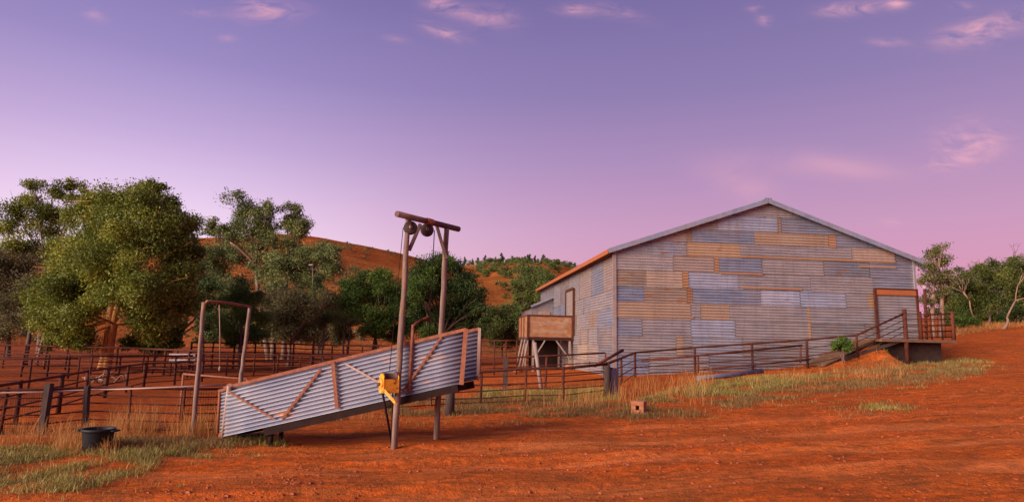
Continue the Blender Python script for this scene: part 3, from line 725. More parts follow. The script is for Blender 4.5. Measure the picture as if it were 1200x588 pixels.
# hollow clay block in the grass
bp_ = G(749, 484); rz = Matrix.Rotation(R(-24), 3, 'Z'); bs_ = .27
blk = thing('clay_block', bp_, 'hollow orange clay block lying at the edge of the grass strip', 'block')
mb = MB(); cz = bp_.z + bs_/2 - .01
for sx, sz, ww, hh in ((0, bs_/2-.045, bs_, .09), (0, -bs_/2+.045, bs_, .09), (-bs_/2+.05, 0, .10, bs_-.18), (bs_/2-.05, 0, .10, bs_-.18)):
    mb.box(Vector((bp_.x, bp_.y, cz)) + rz @ Vector((sx, 0, sz)), (ww, bs_*1.2, hh), rz)
mb.build('shell', M['brick'], blk, bevel=.012)
mb = MB(); mb.box(Vector((bp_.x, bp_.y, cz)) + rz @ Vector((0, .06, 0)), (bs_-.2, .2, bs_-.18), rz); mb.build('hole_shade', M['dark_iron'], blk)  # dark plug in the hollow, its colour stands for the hole's shade

# ------------------------------------------------------------------ hoist with winch, and the loading ramp
def knotty(a, b, n=14, j=.006):
    return [a-Vector((0,0,.15))] + [a.lerp(b, i/n) + Vector((random.uniform(-j,j), random.uniform(-j,j), 0))*(0 if i in (0, n) else 1) for i in range(1, n+1)]
hl, hr = G(462, 525), G(511, 515)
hlt, hrt = P(478.5, 255, hl.y+.05), P(523.5, 268, hr.y-.05)
hoist = thing('hoist_frame', (hl+hr)/2, 'tall frame of two leaning round posts under a rusty crossbeam straddling the tin ramp', 'hoist')
for a, b, ya in ((hl, hlt, 0), (hr, hrt, 0)):
    mb = MB(); mb.tube(knotty(a, b), [.051*random.uniform(.92,1.08)-.0005*i for i in range(15)], 14); mb.build('post', M['pole_wood'], hoist)
bd = (hrt-hlt); bdir = bd.normalized()
ba, bb = P(465, 250.5, hlt.y-.25), P(537.5, 268.5, hrt.y+.30)
mb = MB(); mb.tube([ba, bb], .050, 14); mb.build('crossbeam', M['beam_rust'], hoist)
def on_seg(a, b, f): return a.lerp(b, f)
mb = MB(); mb.beam(P(492.5, 263, on_seg(ba,bb,.38).y), P(479.5, 293, hl.lerp(hlt,   .86).y+.06), .055, .055, (0,1,0)); mb.build('brace', M['pole_wood'], hoist)
mb = MB(); mb.beam(P(512, 265, on_seg(ba,bb,.66).y), P(523, 303, hr.lerp(hrt,   .86).y-.06), .055, .055, (0,1,0)); mb.build('brace', M['pole_wood'], hoist)
AX = Matrix(((bdir.x,-bdir.y,0),(bdir.y,bdir.x,0),(0,0,1)))
def pulley(px, py, f):
    c = P(px, py, on_seg(ba,bb,f).y-.02)
    ax = Vector((.25,-.95,.15)).normalized(); rot = ax.to_track_quat('Z','Y').to_matrix()
    pu = thing('pulley', c, 'x', 'pulley', 'pulleys hung from the hoist beam')
    mb = MB(); mb.lathe(c, [(0,-.04),(.103,-.04),(.112,-.027),(.083,-.011),(.083,.011),(.112,.027),(.103,.04),(0,.04)], 26, rot); mb.build('wheel', M['post_wood'], pu)
    mb = MB(); mb.lathe(c, [(0,-.065),(.03,-.065),(.03,.065),(0,.065)], 12, rot); mb.build('axle', M['lead'], pu)
    top = P(px+.8, py, c.y); zt_ = on_seg(ba,bb,f).z
    mb = MB()
    for s_ in (-1, 1): mb.beam(c+ax*.06*s_, Vector((c.x, c.y, zt_))+ax*.02*s_, .012, .035)
    mb.build('strap', M['rust_dark'], pu); return pu, c
p1, c1 = pulley(481, 267, .19); p1['label'] = 'wooden pulley wheel hanging next to the left hoist post'
p2, c2 = pulley(500.5, 269.5, .50); p2['label'] = 'wooden pulley wheel hanging under the middle of the hoist beam'
mb = MB(); q = on_seg(ba,bb,.50); 
for k in range(5): mb.lathe(q + bdir*(.03*(k-2)), [(.054,-.013),(.062,-.013),(.062,.013),(.054,.013)], 14, bdir.to_track_quat('Z','Y').to_matrix())
mb.build('chain_wrap', M['ramp_rust'], hoist)
# ramp geometry
def RP(f, hgt, side, dd=0):
    """f 0..1 along the ramp, hgt 0 bottom .. 1 top of the side sheet, side 0 near 1 far"""
    q = (1-f)*hgt
    x_n = [(262,511),(541,449)], [(266.5,455),(546,387.5)]
    x_f = [(258,505),(560,444)], [(260,457),(562,386)]
    d0, d1 = 10.95 + HS, 10.62 + HS
    if side == 0:
        A = P(*x_n[0][0], d0).lerp(P(*x_n[0][1], d1), f); B = P(*x_n[1][0], d0).lerp(P(*x_n[1][1], d1), f)
    else:
        A = P(*x_f[0][0], d0+.80).lerp(P(*x_f[0][1], d1+.80), f); B = P(*x_f[1][0], d0+.80).lerp(P(*x_f[1][1], d1+.80), f)
    return A.lerp(B, hgt)
HS = (hl.y+.17) - P(480, 400, 10.72).y                    # keep the near panel just behind the left post
rb = G(262, 516)
ramp = thing('loading_ramp', (rb.x, rb.y, rb.z), 'sloping stock loading ramp with corrugated tin sides and rusty frame, raised at its right end', 'ramp')
def panel(side, name):
    mb = MB(); n = 12*8; m_ = 10
    nrm = Vector((0,-1,0))
    for i in range(n):
        for lay in (0,):
            h0, h1 = i/n, (i+1)/n
            w0, w1 = .025*math.cos(h0*12*2*math.pi), .025*math.cos(h1*12*2*math.pi)
            for j in range(m_):
                f0, f1 = j/m_, (j+1)/m_
                mb.face((RP(f0,h0,side)+nrm*w0, RP(f1,h0,side)+nrm*w0, RP(f1,h1,side)+nrm*w1, RP(f0,h1,side)+nrm*w1), 0, True)
    o = mb.build(name, M['ramp_zinc'], ramp, merge=True)
    sd = o.modifiers.new('thick', 'SOLIDIFY'); sd.thickness = .003; return o
panel(0, 'side_panel'); panel(1, 'side_panel')
off = Vector((0,-.035,0))
def bar(a, b, w_, t_, name, m='ramp_rust', o_=None):
    mb = MB(); mb.beam(a+(o_ if o_ is not None else off), b+(o_ if o_ is not None else off), t_, w_, (0,-1,0) if False else (0,0,1)); return mb.build(name, M[m], ramp)
def bar2(a, b, w_, name, m='ramp_rust', o_=off, r_=None):
    """flat iron lying against the sheet"""
    a, b = a+o_, b+o_; d = (b-a).normalized(); nn = Vector((0,-1,0)); sd = d.cross(nn).normalized(); nn = sd.cross(d)
    mb = MB(); mb.box((a+b)/2, ((b-a).length, w_, .022), Matrix((d, sd, nn)).transposed()); return mb.build(name, M[m], ramp)
bar2(RP(-.012,1.03,0), RP(1.0,1.03,0), .050, 'top_rail', o_=Vector((0,-.03,0)))
bar2(RP(-.012,1.0,1), RP(1.0,1.02,1), .05, 'top_rail', o_=Vector((0,-.02,0)))
mb = MB(); mb.tube([Vector((rb.x-.01, rb.y, rb.z-.03)), RP(0.015,1.06,0)+Vector((0,-.05,0))], .042, 9); mb.build('end_post', M['pale_pipe'], ramp)
mb = MB(); mb.tube([RP(-.01,-.03,1), RP(-.008,1.02,1)], .024, 7); mb.build('end_post', M['ramp_rust'], ramp)
bar2(RP(1.0,-.02,0), RP(1.0,1.04,0), .07, 'end_post')
bar2(RP(1.0,-.02,1), RP(1.0,1.03,1), .05, 'end_post', 'pale_pipe')
def rf_(px, py):                                          # picture point on the near panel
    best = min(((abs(RP(f/60, hh/30, 0).x/RP(f/60, hh/30, 0).y - ray(px,py).x/ray(px,py).y) + abs((RP(f/60, hh/30, 0).z-EYE)/RP(f/60, hh/30, 0).y - ray(px,py).z/ray(px,py).y), f/60, hh/30) for f in range(61) for hh in range(31)))
    return RP(best[1], best[2], 0)
off2 = Vector((0,-.047,0))
bar2(rf_(391,424)+Vector((0,-.01,.02)), rf_(395.5,477), .058, 'upright', o_=off2)
bar2(rf_(273,459), rf_(323,490), .028, 'diagonal', 'ramp_rust')
bar2(rf_(378,433), rf_(331,490), .040, 'diagonal')
bar2(rf_(404,426), rf_(446,450), .030, 'diagonal', 'pale_pipe')
bar2(rf_(519,395), rf_(472,460), .034, 'diagonal')
mb = MB(); c_ = rf_(480,458)+off2; mb.tube([c_, P(482.5,406,c_.y), P(484,380,c_.y)], .026, 7); mb.build('upright', M['ramp_rust'], ramp)
mb = MB(); c_ = P(484,383,c_.y); mb.tube([c_, P(487,379,c_.y), P(495,374,c_.y+.1), P(504,376,c_.y+.25)], .024, 7); mb.tube([P(495,374,c_.y+.1), P(503,371,c_.y+.1)], .02, 6); mb.build('bracket', M['rust_red'], ramp)
# floor, cleats and chassis below
mb = MB()
for h_ in (.04, .075):
    mb.face((RP(0,h_,0)+Vector((0,.03,0)), RP(1,h_,0)+Vector((0,.03,0)), RP(1,h_,1)-Vector((0,.03,0)), RP(0.02,h_,1)-Vector((0,.03,0))))
mb.build('floor', M['post_wood'], ramp)
mb = MB(); dn = Vector((0,.02,-.075)); mb.beam(RP(.175,0,0)+dn, RP(.985,0,0)+dn+Vector((0,0,.02)), .09, .12); mb.build('chassis_beam', M['dark_iron'], ramp)
mb = MB(); mb.beam(RP(.03,0,1)+dn, RP(.985,0,1)+dn, .09, .12); mb.build('chassis_beam', M['dark_iron'], ramp)
for f in (.2, .45, .7, .95):
    mb = MB(); mb.beam(RP(f,0,0)+Vector((0,.08,-.06)), RP(f,0,1)+Vector((0,-.08,-.06)), .08, .08); mb.build('cross_member', M['dark_iron'], ramp)
for f, sd_ in ((.20, 0), (.24, 1)):
    t_p = RP(f,0,sd_)+Vector((0,.05,-.1)); mb = MB(); mb.tube([(t_p.x, t_p.y, H(t_p.x,t_p.y)-.05), t_p], .04, 8); mb.build('stub_leg', M['dark_iron'], ramp)
wc = G(259, 516)+Vector((-.02,.12,.07)); mb = MB(); mb.lathe(wc, [(.02,-.03),(.075,-.03),(.08,0),(.075,.03),(.02,.03)], 16, Vector((.2,-1,0)).to_track_quat('Z','Y').to_matrix()); mb.build('pivot_wheel', M['ramp_rust'], ramp)
mb = MB(); a, b = G(270,516), G(312,513); mb.beam(a+Vector((0,.3,.0)), b+Vector((0,.3,.01)), .22, .10); tag(mb.build('gap_shade', M['dark_iron'], origin=a), 'dark block put in as the shade of the gap under the low end of the tin ramp', 'gap_shade')  # near-black block standing in for the shaded gap below the ramp
# winch on the left post
wcx = P(456, 449, hl.y-.10)
win = thing('hand_winch', wcx, 'yellow hand winch with crank bolted to the left hoist post', 'winch')
wr = Matrix.Rotation(R(32), 3, 'Z')
ls = lambda x, y, z: wcx + wr @ Vector((x, y, z))
mb = MB()
for sx in (-1, 1):                                        # two cheek plates with cut corners
    x0 = sx*.12
    prof = [(-.10,-.14),(.10,-.14),(.10,.10),(.05,.15),(-.05,.15),(-.10,.10)]
    for k in range(6):
        (y0,z0),(y1,z1) = prof[k], prof[(k+1)%6]; mb.face((ls(x0-.006,y0,z0), ls(x0+.006,y0,z0), ls(x0+.006,y1,z1), ls(x0-.006,y1,z1)))
    mb.face([ls(x0-.006,y,z) for y,z in prof]); mb.face([ls(x0+.006,y,z) for y,z in prof][::-1])
mb.box(ls(0,-.09,-.03), (.228,.012,.2), wr); mb.box(ls(0,.095,0), (.228,.012,.27), wr); mb.box(ls(0,0,-.135), (.228,.18,.012), wr)
mb.build('housing', M['yellow'], win)
xr = (wr @ Vector((1,0,0))).to_track_quat('Z','Y').to_matrix()
mb = MB(); mb.lathe(ls(0,.01,.10), [(0,-.11),(.085,-.11),(.085,-.10),(.06,-.095),(.06,.095),(.085,.10),(.085,.11),(0,.11)], 22, xr); mb.build('drum', M['beam_rust'], win)
mb = MB(); mb.lathe(ls(-.135,-.01,.0), [(0,-.02),(.075,-.02),(.08,0),(.075,.02),(0,.02)], 20, xr)
mb.build('gear_cover', M['yellow'], win)
hub = ls(-.17,-.02,-.01); tip = P(463, 471, hub.y-.06)
mb = MB(); mb.beam(hub, tip, .03, .045); cr = mb.build('crank', M['yellow'], win)
mb = MB(); mb.tube([tip+Vector((-.02,.02,0)), tip+Vector((.04,-.13,0))], .022, 8); mb.build('grip', M['yellow'], cr)
mb = MB(); mb.lathe(hub, [(0,-.03),(.03,-.03),(.03,.05),(0,.05)], 12, xr); mb.build('hub', M['beam_rust'], cr)
mb = MB(); mb.tube([ls(-.10,0,-.14), G(459.5, 517)-Vector((0,0,.03))], .018, 7); mb.build('stay', M['dark_iron'], win)
mb = MB(); mb.tube([ls(.06,-.02,-.14), G(461.5, 520)-Vector((.03,.05,.03))], .012, 6); mb.build('stay', M['dark_iron'], win)
# wire rope
mb = MB(); mb.tube([ls(0,.01,.19), c1+Vector((-.12,0,0))], .006, 5); mb.tube([c1+Vector((.0,0,.13)), c2+Vector((0,0,.13))], .006, 5)
mb.tube([c2+Vector((.125,0,0)), P(502.5,397,c2.y+.05)], .008, 5)
tag(mb.build('wire_rope', M['dark_iron'], origin=wcx), 'thin dark wire rope running from the winch over both pulleys to the ramp', 'rope')

# ------------------------------------------------------------------ pens on the left
gwl, gwr = G(226, 511), PG(283.5, G(226,511).y*1.105)
gate = thing('gateway_frame', (gwl+gwr)/2, 'tall pale gateway of two leaning posts and a rusty top bar over the yard fence', 'gateway')
glt, grt = P(239, 354, gwl.y), P(293, 359, gwr.y)
for a, b in ((gwl, glt), (gwr, grt)):
    mb = MB(); mb.tube(knotty(a, b), [.044*random.uniform(.92,1.08)-.0006*i for i in range(15)], 12); mb.build('post', M['pole_wood'], gate)
mb = MB(); mb.tube([glt+Vector((.02,0,-.03)), glt+Vector((.06,0,.02)), glt.lerp(grt,.5)+Vector((0,0,.03)), grt+Vector((0,0,0))], .028, 8); mb.build('top_bar', M['ramp_rust'], gate)
mb = MB(); a, b = P(257, 357, gwl.lerp(gwr,.4).y), P(257.5, 432, gwl.lerp(gwr,.4).y); mb.tube([a, a.lerp(b,.5)+Vector((.01,0,0)), b], .010, 5); mb.ball(b, .035, 6, (.8,.8,1.6))
mb.build('hanging_chain', M['lead'], gate)
tubp = G(113, 527.5)
tub = thing('feed_tub', tubp, 'round black rubber feed tub standing in the grass by the left fence', 'tub')
ts = 41/740*tubp.y/2*.84
mb = MB(); hgt_ = ts*1.42
mb.lathe(tubp, [(0,.0),(ts*.76,.0),(ts*.80,.02),(ts*.92,hgt_-.05),(ts*.93,hgt_-.045),(ts*1.0,hgt_-.04),(ts*1.01,hgt_),(ts*.93,hgt_),(ts*.90,hgt_-.03),(ts*.78,.03),(0,.03)], 40); mb.build('bowl', M['tub_black'], tub)
for sx in (-1, 1):
    c = tubp + Vector((sx*ts*1.0, 0, hgt_-.03)); mb = MB(); mb.tube([c+Vector((0,-.08,0)), c+Vector((sx*.06,-.05,.0)), c+Vector((sx*.06,.05,.0)), c+Vector((0,.08,0))], .014, 7); mb.build('handle', M['tub_black'], tub)

def fence(name, label, pts, Hh, rails, m, group=None, every=2.4, pr=.03, rr=.020, jit=.0, lean=.03, top_m=None, top_r=None, slot='rail'):
    pts = [Vector(p) for p in pts]; c = pts[len(pts)//2]
    t = thing(name, on(c.x, c.y), label, 'fence', group)
    seg = []
    for a, b in zip(pts[:-1], pts[1:]):
        L = (Vector((b.x,b.y))-Vector((a.x,a.y))).length; n = max(1, round(L/every))
        for k in range(n): seg.append(a.lerp(b, k/n))
    seg.append(pts[-1])
    seg = seg[:46]
    for s_ in seg:
        lx, ly = random.uniform(-lean, lean), random.uniform(-lean, lean)
        post(s_, H(s_.x, s_.y)+Hh+random.uniform(.0,.05), pr*random.uniform(.85,1.25), m, t, lean=(lx, ly))
    for k, f in enumerate(rails):
        tt = (k == 0)
        rail([Vector((s_.x, s_.y+.0, H(s_.x,s_.y)+Hh*f+random.uniform(-jit,jit))) for s_ in seg], (top_r or rr*1.5) if tt else rr, (top_m or m) if tt else m, t)
    return t
RD, RR_ = M['rust_dark'], M['rust_red']
# nearest fence on the left
A = [G(-70,511), G(0,509.5), G(52,509), G(100,503), G(150,505), G(212,507), G(262,505)]
Hn = P(150, 453, A[4].y).z - H(A[4].x, A[4].y)
f1 = fence('yard_fence', 'nearest low steel yard fence on the left behind the black tub', A, Hn, [.985,.80,.62,.43,.24,.06], RD, every=9, pr=.022, rr=.014, lean=.02, top_r=.024)
pts = [P(px, py, d.y-.06) for (px, py), d in zip(((-70,458.5),(0,460),(52,459),(110,456.5),(150,455.5),(212,453),(264,451)), A)]
rail(pts, .017, M['pale_pipe'], f1, 'top_pipe')
a = G(48.5, 510); mb = MB(); b = P(58, 449, a.y+.05); mb.beam(a-Vector((0,0,.1)), b, .10, .11, (0,1,0)); mb.build('post', M['post_wood'], f1)
a = G(100, 505); mb = MB(); b = P(102.5, 452, a.y); mb.beam(a-Vector((0,0,.1)), b, .07, .09, (0,1,0)); mb.build('post', M['post_wood'], f1)
a = G(103, 505); mb = MB(); b = P(105.5, 430, a.y+.3); mb.tube([a, b], .012, 5); mb.build('post', RD, f1)
mb = MB()                                                 # welded mesh at the far left
a0, a1 = G(-70, 511), G(50, 509.5)
for k in range(40):
    q = a0.lerp(a1, k/39); mb.tube([on(q.x,q.y,.02), on(q.x,q.y,Hn*.97)], .0035, 4, caps=False)
for k in range(8): mb.tube([on(a0.x,a0.y,Hn*(k+.3)/8.3), on(a1.x,a1.y,Hn*(k+.3)/8.3)], .0035, 4, caps=False)
mb.build('wire_mesh', RD, f1)
mb = MB(); a0, a1 = G(216, 507), G(262, 505)
for k in range(16):
    q = a0.lerp(a1, k/15); mb.tube([on(q.x,q.y,.02), on(q.x,q.y,Hn*.97)], .0035, 4, caps=False)
for k in range(8): mb.tube([on(a0.x,a0.y,Hn*(k+.3)/8.3), on(a1.x,a1.y,Hn*(k+.3)/8.3)], .0035, 4, caps=False)
mb.build('wire_mesh', RD, f1)
mb = MB(); a = P(215, 438, A[5].y+2.0); b = P(290, 444, gwr.y+.3); mb.tube([a, P(240,440,a.y), b], .022, 7)
mb.tube([a, on(a.x, a.y, -.1)], .022, 7); mb.tube([b, on(b.x, b.y, -.1)], .022, 7)
tag(mb.build('hitching_rail', M['ramp_rust'], origin=on(a.x,a.y)), 'pale single pipe rail between two legs, just behind the gateway', 'rail')
# second fence: climbs away to the right
pts = [G(-40,514), G(18,498), G(68,484), G(122,466), G(168,454), G(236,447), G(320,443), G(440,441)]
h2 = P(68, 440, pts[2].y).z - pts[2].z
fence('yard_fence', 'yard fence with red top rail slanting back from the left edge', pts, h2, [1,.72,.45,.2], RD, every=1.8, pr=.045, rr=.018, top_m=RR_, top_r=.032, lean=.05)
for px, py, yt in ((68,485,441),(44,488,447),(122,466,430)):
    pass
p3 = [PG(-30,26.5), PG(60,26), PG(110,25), PG(175,27), PG(240,28.5)]
fence('yard_fence', 'dark steel yard fence in front of the big tree trunk', p3, .92, [1,.75,.5,.25], RD, every=1.15, pr=.038, rr=.024, top_r=.042, lean=.03)
p3 = [PG(-40,33), PG(80,32), PG(170,31), PG(238,27)]
fence('yard_fence', 'far dark yard fence passing behind the big tree trunk', p3, 1.15, [1,.75,.5,.25], RD, every=1.3, pr=.045, rr=.030, top_r=.05, lean=.03)
p3 = [PG(-40,20.5), PG(40,21), PG(96,21.5)]
fence('yard_fence', 'short dark steel yard fence at the far left between the slanting fence and the trees', p3, .95, [1,.75,.5,.25], RD, every=1.3, pr=.034, rr=.02, lean=.03)
p3 = [PG(236,29), PG(300,29.5), PG(380,30), PG(470,30)]
fence('yard_fence', 'dark pipe yard fence seen just above the middle of the tin ramp', p3, 1.0, [1,.75,.5,.25], RD, every=1.1, pr=.038, rr=.028, lean=.02)
p3 = [PG(225,36), PG(300,37), PG(390,37), PG(480,36), PG(560,35)]
fence('yard_fence', 'tall dark panel fence at the back of the yards below the trees', p3, 1.45, [1,.82,.64,.46,.28,.1], RD, every=1.0, pr=.045, rr=.034, lean=.02)
p3 = [PG(548,33.5), PG(580,33), PG(606,33)]
fence('yard_fence', 'tall rusty panel fence left of the loading deck', p3, 1.75, [1,.84,.68,.52,.36,.2], RD, every=.75, pr=.042, rr=.032, lean=.02)
a = G(592, 457); p3 = [PG(520,a.y), a, PG(640,a.y+.6), PG(709,a.y+1.0)]
h3 = P(592,419,a.y).z - a.z
f8 = fence('yard_fence', 'rusty pipe fence in front of the loading deck with a stout dark post', p3, h3, [1,.7,.42,.15], RR_, every=30, pr=.035, rr=.02, top_r=.035)
mb = MB(); mb.beam(a-Vector((0,0,.1)), on(a.x,a.y,h3+.02), .17, .17, (0,1,0)); mb.build('post', M['post_wood'], f8)
p3 = [G(455,480), G(505,476), G(563,474), G(616,472), G(660,471), gp]
h7 = P(660,431,p3[4].y).z - p3[4].z
f7 = fence('yard_fence', 'rusty rail fence from behind the raised end of the ramp to the gate post', p3, h7, [1,.80,.60,.40,.22,.07], RD, every=9, pr=.032, rr=.018, top_r=.042, jit=.03)
mb = MB(); a = G(527, 486); b = P(527.5, 452, a.y); mb.tube([a-Vector((0,0,.1)), b], .11, 8)
tag(mb.build('wooden_post', M['post_wood'], origin=a), 'short stout dark wooden post under the raised end of the ramp', 'post')
a = G(635, 457); b = P(626.5, 401, a.y+.15); mb = MB(); mb.tube([a-Vector((0,0,.1)), b], .065, 8)
tag(mb.build('leaning_post', M['grey_wood'], origin=a), 'pale grey pole leaning left in front of the loading deck', 'pole')
# pale slatted trough in the yard, and a heap of sticks
a = PG(208, 28.2); tr = thing('slatted_trough', a, 'small white slatted trough standing far back in the yard left of the gateway', 'trough')
for k in range(2): mb = MB(); c = P(213, 416+6.5*k, a.y); mb.beam(c+Vector((-.55,0,0)), c+Vector((.6,0,.02)), .05, .12); mb.build('slat', M['white_paint'], tr)
for s_ in (-.45, .0, .5): mb = MB(); c = P(213, 414, a.y+.05); mb.beam(on(c.x+s_, c.y, -.05), Vector((c.x+s_, c.y, c.z)), .08, .08, (0,1,0)); mb.build('leg', RD, tr)
a = G(126, 449); mb = MB(); rs = random.Random(5)
for k in range(16):
    q = a + Vector((rs.uniform(-.6,.6), rs.uniform(-.3,.3), .02)); e = q + Vector((rs.uniform(-.6,.6), rs.uniform(-.3,.3), rs.uniform(.1,.5))); mb.tube([q, q.lerp(e,.5)+Vector((0,0,rs.uniform(0,.12))), e], [.03,.022,.012], 5)
tag(mb.build('stick_heap', M['bark_pale'], origin=a), 'heap of pale dry sticks in the yard left of the big tree', 'sticks', kind='stuff')

# ------------------------------------------------------------------ trees
LEAFN, LEAFS = 4.2, .68
def leaves(clumps, leaf, dens, rng, squash=.8, sub=9, droop=0., hole=.0, aspect=.45):
    """clumps: list of (Vector, radius) -> vertex array, quads, tone"""
    Vs, T = [], []
    for c, r in clumps:
        n = int(dens*r*r*LEAFN); 
        if n < 8: n = 8
        k = max(3, int(sub*rng.uniform(.7, 1.3)))
        dirs = rng.normal(size=(k, 3)); dirs /= np.linalg.norm(dirs, axis=1)[:, None]
        sc = dirs*(rng.uniform(.25, .85, k)[:, None])*r
        sr = r*rng.uniform(.34, .60, k)
        which = rng.integers(0, k, n)
        off = rng.normal(size=(n, 3)); off /= np.linalg.norm(off, axis=1)[:, None]
        rad_ = rng.uniform(0, 1, n)**.45; out_ = rng.uniform(0, 1, n) < .14; rad_[out_] = rng.uniform(1.0, 1.55, out_.sum())
        off *= rad_[:, None]*sr[which][:, None]
        p = sc[which] + off; p[:, 2] *= squash
        p += np.array(c)
        tn = np.clip(rng.normal(.45, .12, n) + rng.normal(0, .22, k)[which] + rng.normal(0, .08), 0, 1)
        Vs.append(p); T.append(tn)
    p = np.concatenate(Vs); tn = np.concatenate(T); n = len(p)
    d = rng.normal(size=(n, 3)); d[:, 2] -= droop; d /= np.linalg.norm(d, axis=1)[:, None]
    q = rng.normal(size=(n, 3)); q -= d*(q*d).sum(1)[:, None]; q /= np.linalg.norm(q, axis=1)[:, None]
    L = leaf*LEAFS*rng.uniform(.6, 1.3, n)[:, None]
    v = np.empty((n, 4, 3)); wv = L*aspect
    v[:, 0] = p - d*L*.5; v[:, 1] = p + q*wv*.5; v[:, 2] = p + d*L*.5; v[:, 3] = p - q*wv*.5
    return v.reshape(-1, 3), np.arange(n*4).reshape(n, 4), tn
def bez(a, m, b, n=6): return [a*(1-t)**2 + m*2*t*(1-t) + b*t*t for t in [i/n for i in range(n+1)]]
def tree(name, label, d, base_px, clumps_px, leafm, barkm, trunk_r, leaf=.2, dens=420, group=None, spread=.5, squash=.8, fork=.35, stems=None, droop=0., sub=9, seed=1, limb=.32, cat='tree', lump=1.0, aspect=.45, twig=True):
    rng = np.random.default_rng(seed); rs = random.Random(seed)
    b0 = PG(base_px, d)
    t = thing(name, b0, label, cat, group)
    cl = []
    for c in clumps_px:
        px, py, r = c[:3]; rr = r/F*d
        dd = d + (c[3] if len(c) > 3 else rs.uniform(-1, 1)*spread*rr*2)
        cl.append((P(px, py, dd), rr*lump*1.18))
    V, Q, T = leaves(cl, leaf, dens, rng, squash, sub, droop, aspect=aspect)
    np_mesh('crown', V, Q, M[leafm], T, parent=t)
    top = max(c.z for c, r in cl); cx = sum(c.x for c, r in cl)/len(cl); cy = sum(c.y for c, r in cl)/len(cl)
    stems = stems or [(base_px, None)]
    mb = MB(); forks = []
    for st in stems:
        s0 = PG(st[0], d + rs.uniform(-.3, .3))
        e = P(st[1][0], st[1][1], d) if st[1] else Vector((b0.x*.6+cx*.4, b0.y*.6+cy*.4, b0.z+(top-b0.z)*fork))
        m = s0.lerp(e, .5)+Vector((rs.uniform(-.25,.25), rs.uniform(-.2,.2), 0))*(trunk_r*4)
        pts = bez(s0-Vector((0,0,.15)), m, e, 6)
        mb.tube(pts, [trunk_r*(1.35 if i == 0 else 1.1-.40*i/6) for i in range(7)], 10); forks.append((e, pts))
    mb.build('trunk', M[barkm], t)
    mb = MB()
    for c, r in cl:
        e, pts = min(forks, key=lambda f: (f[0]-c).length)
        if (e-c).length < r*.3: continue
        a = e if c.z > e.z else pts[4]
        m = a.lerp(c, .5) + Vector((rs.uniform(-.2,.2), rs.uniform(-.2,.2), .10))*(a-c).length*.7
        pp = bez(a, m, c, 6); rr0 = trunk_r*limb*1.6
        mb.tube(pp, [rr0*(1-.78*i/6) for i in range(7)], 7)
        if twig:
            for k in range(4):
                f = pp[rs.randint(3, 6)]; q = c + Vector((rs.gauss(0,1), rs.gauss(0,1), rs.gauss(0,.8)))*r*.55
                mb.tube([f, f.lerp(q,.5)+Vector((0,0,.08*r)), q], [rr0*.32, rr0*.2, rr0*.08], 5)
    mb.build('branches', M[barkm], t)
    return t
# 1 the big tree with the orange trunk
big = [(55,345,24,-1),(62,375,24,-1.5),(85,330,30,-2.5),(80,390,18),(100,300,32,-1),(86,362,28,-3),(95,396,19,-1),(118,268,30),(128,320,33,-3.5),(140,240,28),(150,290,38,-2.5),(165,250,30,-1.5),(180,342,34,-3),(170,230,22),
       (196,275,30,-1),(192,242,22),(205,320,28,-1.5),(212,290,22),(180,378,26,-1.5),(185,385,24,0),(212,355,20),(122,245,22),(215,262,18),(60,400,12),(100,250,16),(205,385,16,1.5),(142,350,20,.8),(128,352,16,1.2),(108,232,12),(182,222,13),(222,300,14),(44,372,13),(70,322,18)]
tree('big_tree', 'biggest broad leafy tree with bright orange trunk standing in the yards at left', 33, 122, big, 'leaf_big', 'bark_orange', .20, .20, 1050, spread=.6, fork=.30, stems=[(123,(131,348)),(128,(139,352))], droop=.5, sub=14, seed=3, limb=.22, lump=.95)
# 2 tall gum behind it
tree('gum_tree', 'tall sparse gum tree rising behind the left side of the biggest tree', 50, 48, [(38,218,9),(62,224,13),(82,228,10),(40,238,14),(66,246,16),(88,218,10),(98,225,7),(20,250,16),(12,270,14),(36,262,14),(62,268,14),(84,256,14),(30,290,16),(8,296,16),(60,296,18),(10,318,15),(75,285,14)], 'leaf_big', 'bark_grey', .20, .26, 300, fork=.5, droop=.8, sub=8, seed=5, limb=.26, lump=1.18)
# grey scrub trees below it
tree('scrub_tree', 'grey brown scrubby tree at the far left edge below the gum', 46, 12, [(0,325,22),(22,318,20),(8,352,24),(36,340,20),(30,370,16),(-18,345,24),(5,384,14),(45,362,14),(-20,310,20)], 'leaf_scrub', 'bark_dark', .16, .22, 420, fork=.3, seed=6, sub=10, lump=1.2)
tree('slim_tree', 'slim pale stemmed young gums with little foliage under the left side of the biggest tree', 36, 52, [(56,372,12),(70,380,12),(48,384,9)], 'leaf_big', 'bark_pale', .085, .2, 420, stems=[(46,(56,380)),(56,(62,378))], seed=8, droop=.4)
tree('slim_tree', 'slim dark trunked tree at the left, its stem seen left of the pale stems', 36, 32, [(38,378,11),(30,366,10)], 'leaf_scrub', 'bark_dark', .13, .2, 420, stems=[(32,(36,384))], seed=9)
